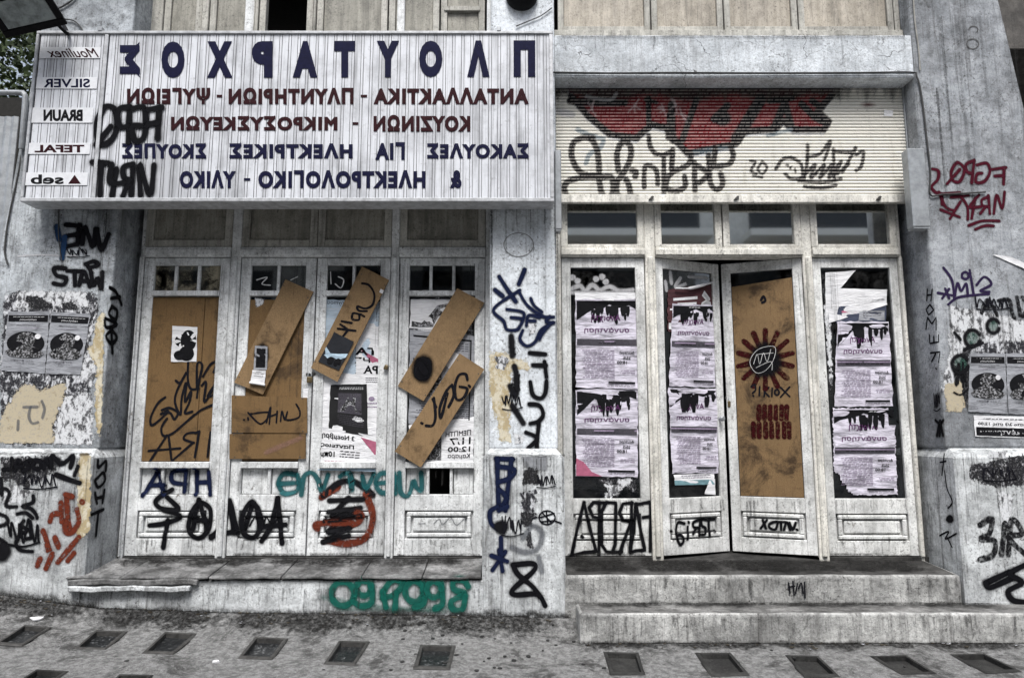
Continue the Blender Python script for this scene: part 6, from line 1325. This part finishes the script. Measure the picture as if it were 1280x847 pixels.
# ------------------------------------------------------------------ neighbours on both sides
def neighbours():
    nb = empty('neighbouring_building', (-5.2, 1.6, 0), 'dark neighbouring shop wall with a grey corrugated shutter at the left edge', 'building')
    bm = bmesh.new(); box(bm, -9, X(60, 300, .8), 1.2, 1.5, -.3, Z(122, 1.2)); obj('wall', bm, DARKI, nb)
    bm = bmesh.new(); S = FR(.9); xa, xb = S.uv(-140, 220)[0], S.uv(16, 220)[0]; n = 34
    pts = [];
    for k in range(n + 1): pts.append((xa + (xb - xa) * k / n, (.012 if k % 2 else 0)))
    za, zb_ = Z(430, .9), Z(146, .9); lo = [bm.verts.new(S.w(x, za, o)) for x, o in pts]; hi = [bm.verts.new(S.w(x, zb_, o)) for x, o in pts]; lo2 = [bm.verts.new(S.w(x, za, o - .01)) for x, o in pts]; hi2 = [bm.verts.new(S.w(x, zb_, o - .01)) for x, o in pts]
    for k in range(n): bm.faces.new((lo[k], lo[k + 1], hi[k + 1], hi[k])); bm.faces.new((lo2[k + 1], lo2[k], hi2[k], hi2[k + 1])); bm.faces.new((hi[k], hi[k + 1], hi2[k + 1], hi2[k]))
    obj('corrugated_shutter', bm, STEEL, nb)
    # tree behind
    t = empty('street_tree', (-7.4, 5.0, 0), 'dark leafy tree showing at the top left corner behind the floodlight', 'tree')
    bm = bmesh.new(); tube(bm, [(-7.4, 5, -.5), (-7.3, 5, 1.7), (-7.45, 5.05, 3.8), (-7.3, 5, 5.8)], [.16 - .006 * i for i in range(19)], 9); tube(bm, [(-7.42, 5.03, 3.6), (-6.9, 5.1, 4.8), (-6.4, 5, 5.9)], .05); tube(bm, [(-7.42, 5.03, 3.5), (-8, 4.8, 4.8), (-8.5, 4.9, 5.8)], .05); obj('trunk', bm, mk_flat('bark', (.08, .065, .05), .9, .5), t)
    rnd = random.Random(9); V, Fc = [], []
    cl = [(-7.3 + rnd.uniform(-1.9, 2.2), 5 + rnd.uniform(-1, 1), 5.9 + rnd.uniform(-1.9, 1.8), rnd.uniform(.35, .65)) for _ in range(130)]
    for x, y, z, r in cl:
        for _ in range(100):
            d = Vector((rnd.gauss(0, 1), rnd.gauss(0, 1), rnd.gauss(0, 1))).normalized() * r * rnd.random() ** .4; p = Vector((x, y, z)) + d
            a = Vector((rnd.gauss(0, 1), rnd.gauss(0, 1), rnd.gauss(0, 1))).normalized(); b = a.orthogonal().normalized(); s = rnd.uniform(.035, .07); k = len(V)
            V += [p - a * s, p + b * s * .5, p + a * s, p - b * s * .5]; Fc.append((k, k + 1, k + 2, k + 3))
    me = bpy.data.meshes.new('crown'); me.from_pydata(V, [], Fc); me.update(); m = N('leaves', .6, .3); m.base(m.mix(m.rng(m.noise(6, 4), .35, .65), (.03, .045, .018), (.06, .085, .03))); link('crown', me, m.m, t)
    # right: arcade of the next building
    rb = empty('arcade_building', (6.2, 2.5, 0), 'dark arcade with a blue window beyond the right pillar', 'building')
    bm = bmesh.new(); x0 = X(1225, 60, 1.0)
    box(bm, x0 - .4, 12, .9, 4.2, Z(62, .9), Z(62, .9) + 1.8, .01); obj('soffit', bm, mk_plaster('arcade_soffit', (.16, .15, .14), (.1, .095, .09), .5, .3, .5, 0, 14), rb)
    bm = bmesh.new(); box(bm, 3.6, 14, 4.0, 4.4, -.3, 6); obj('wall', bm, mk_plaster('arcade_wall', (.2, .2, .2), (.12, .12, .12), .5, .4, .5, 0, 15), rb)
    S = FR(3.9)
    bm = bmesh.new(); a, b = S.uv(1262, 95)[0], S.uv(1330, 95)[0]
    for f in (0, .22, .44, .66, .88): sbox(bm, S, a + (b - a) * f, a + (b - a) * f + .05, Z(110, 3.9), Z(66, 3.9), -.05, .03, .004)
    w_ = obj('window', bm, BLACKM, rb)
    bm = bmesh.new(); sbox(bm, S, a, b, Z(110, 3.9), Z(66, 3.9), -.04, -.02); obj('glass_pane', bm, mk_flat('blue_white_blind', (.45, .58, .72), .4, .2), w_)
    bm = bmesh.new(); sbox(bm, S, a - .3, b + .5, Z(122, 3.9), Z(112, 3.9), -.05, .5, .01); obj('ledge', bm, WALLTOP, rb)
    bm = bmesh.new(); sbox(bm, S, S.uv(1274, 165)[0], b, Z(190, 3.9), Z(150, 3.9), -.05, .02, .004); sbox(bm, S, a, S.uv(1273, 165)[0], Z(190, 3.9), Z(126, 3.9), -.05, .025, .004); obj('panel', bm, mk_flat('pale_panel', (.5, .6, .66), .5, .3), rb)
neighbours()
# across the street: the flats the transom glass mirrors
def opposite():
    ob = empty('apartment_building', (0, -14, -.2), 'plain apartment block with balconies across the street behind the camera', 'building')
    wm = mk_plaster('opposite_plaster', (.80, .78, .72), (.7, .68, .62), .2, .2, .2, 0, 16); wn = mk_flat('dark_window', (.008, .009, .01), .2, .2, .5); bw = mk_flat('pale_balcony', (.85, .83, .76), .7, .1)
    bm = bmesh.new(); box(bm, -22, 22, -17, -13.4, -.3, 10.2); obj('wall', bm, wm, ob)
    for z in (3.7, 6.62, 9.0):
        for k in range(6):
            x = -17.5 + k * 6.0
            bm = bmesh.new(); box(bm, x, x + 5.0, -13.399, -12.7, z, z + .2, .01); obj('balcony', bm, bw, ob)
            bm = bmesh.new(); box(bm, x + .2, x + 4.8, -13.43, -13.38, z + .21, z + 2.1); obj('window', bm, wn, ob)
            for q in (.8, 3.0):
                bm = bmesh.new(); box(bm, x + q, x + q + 1.1, -13.44, -13.38, z - 1.3, z - .35); obj('window', bm, wn, ob)
opposite()
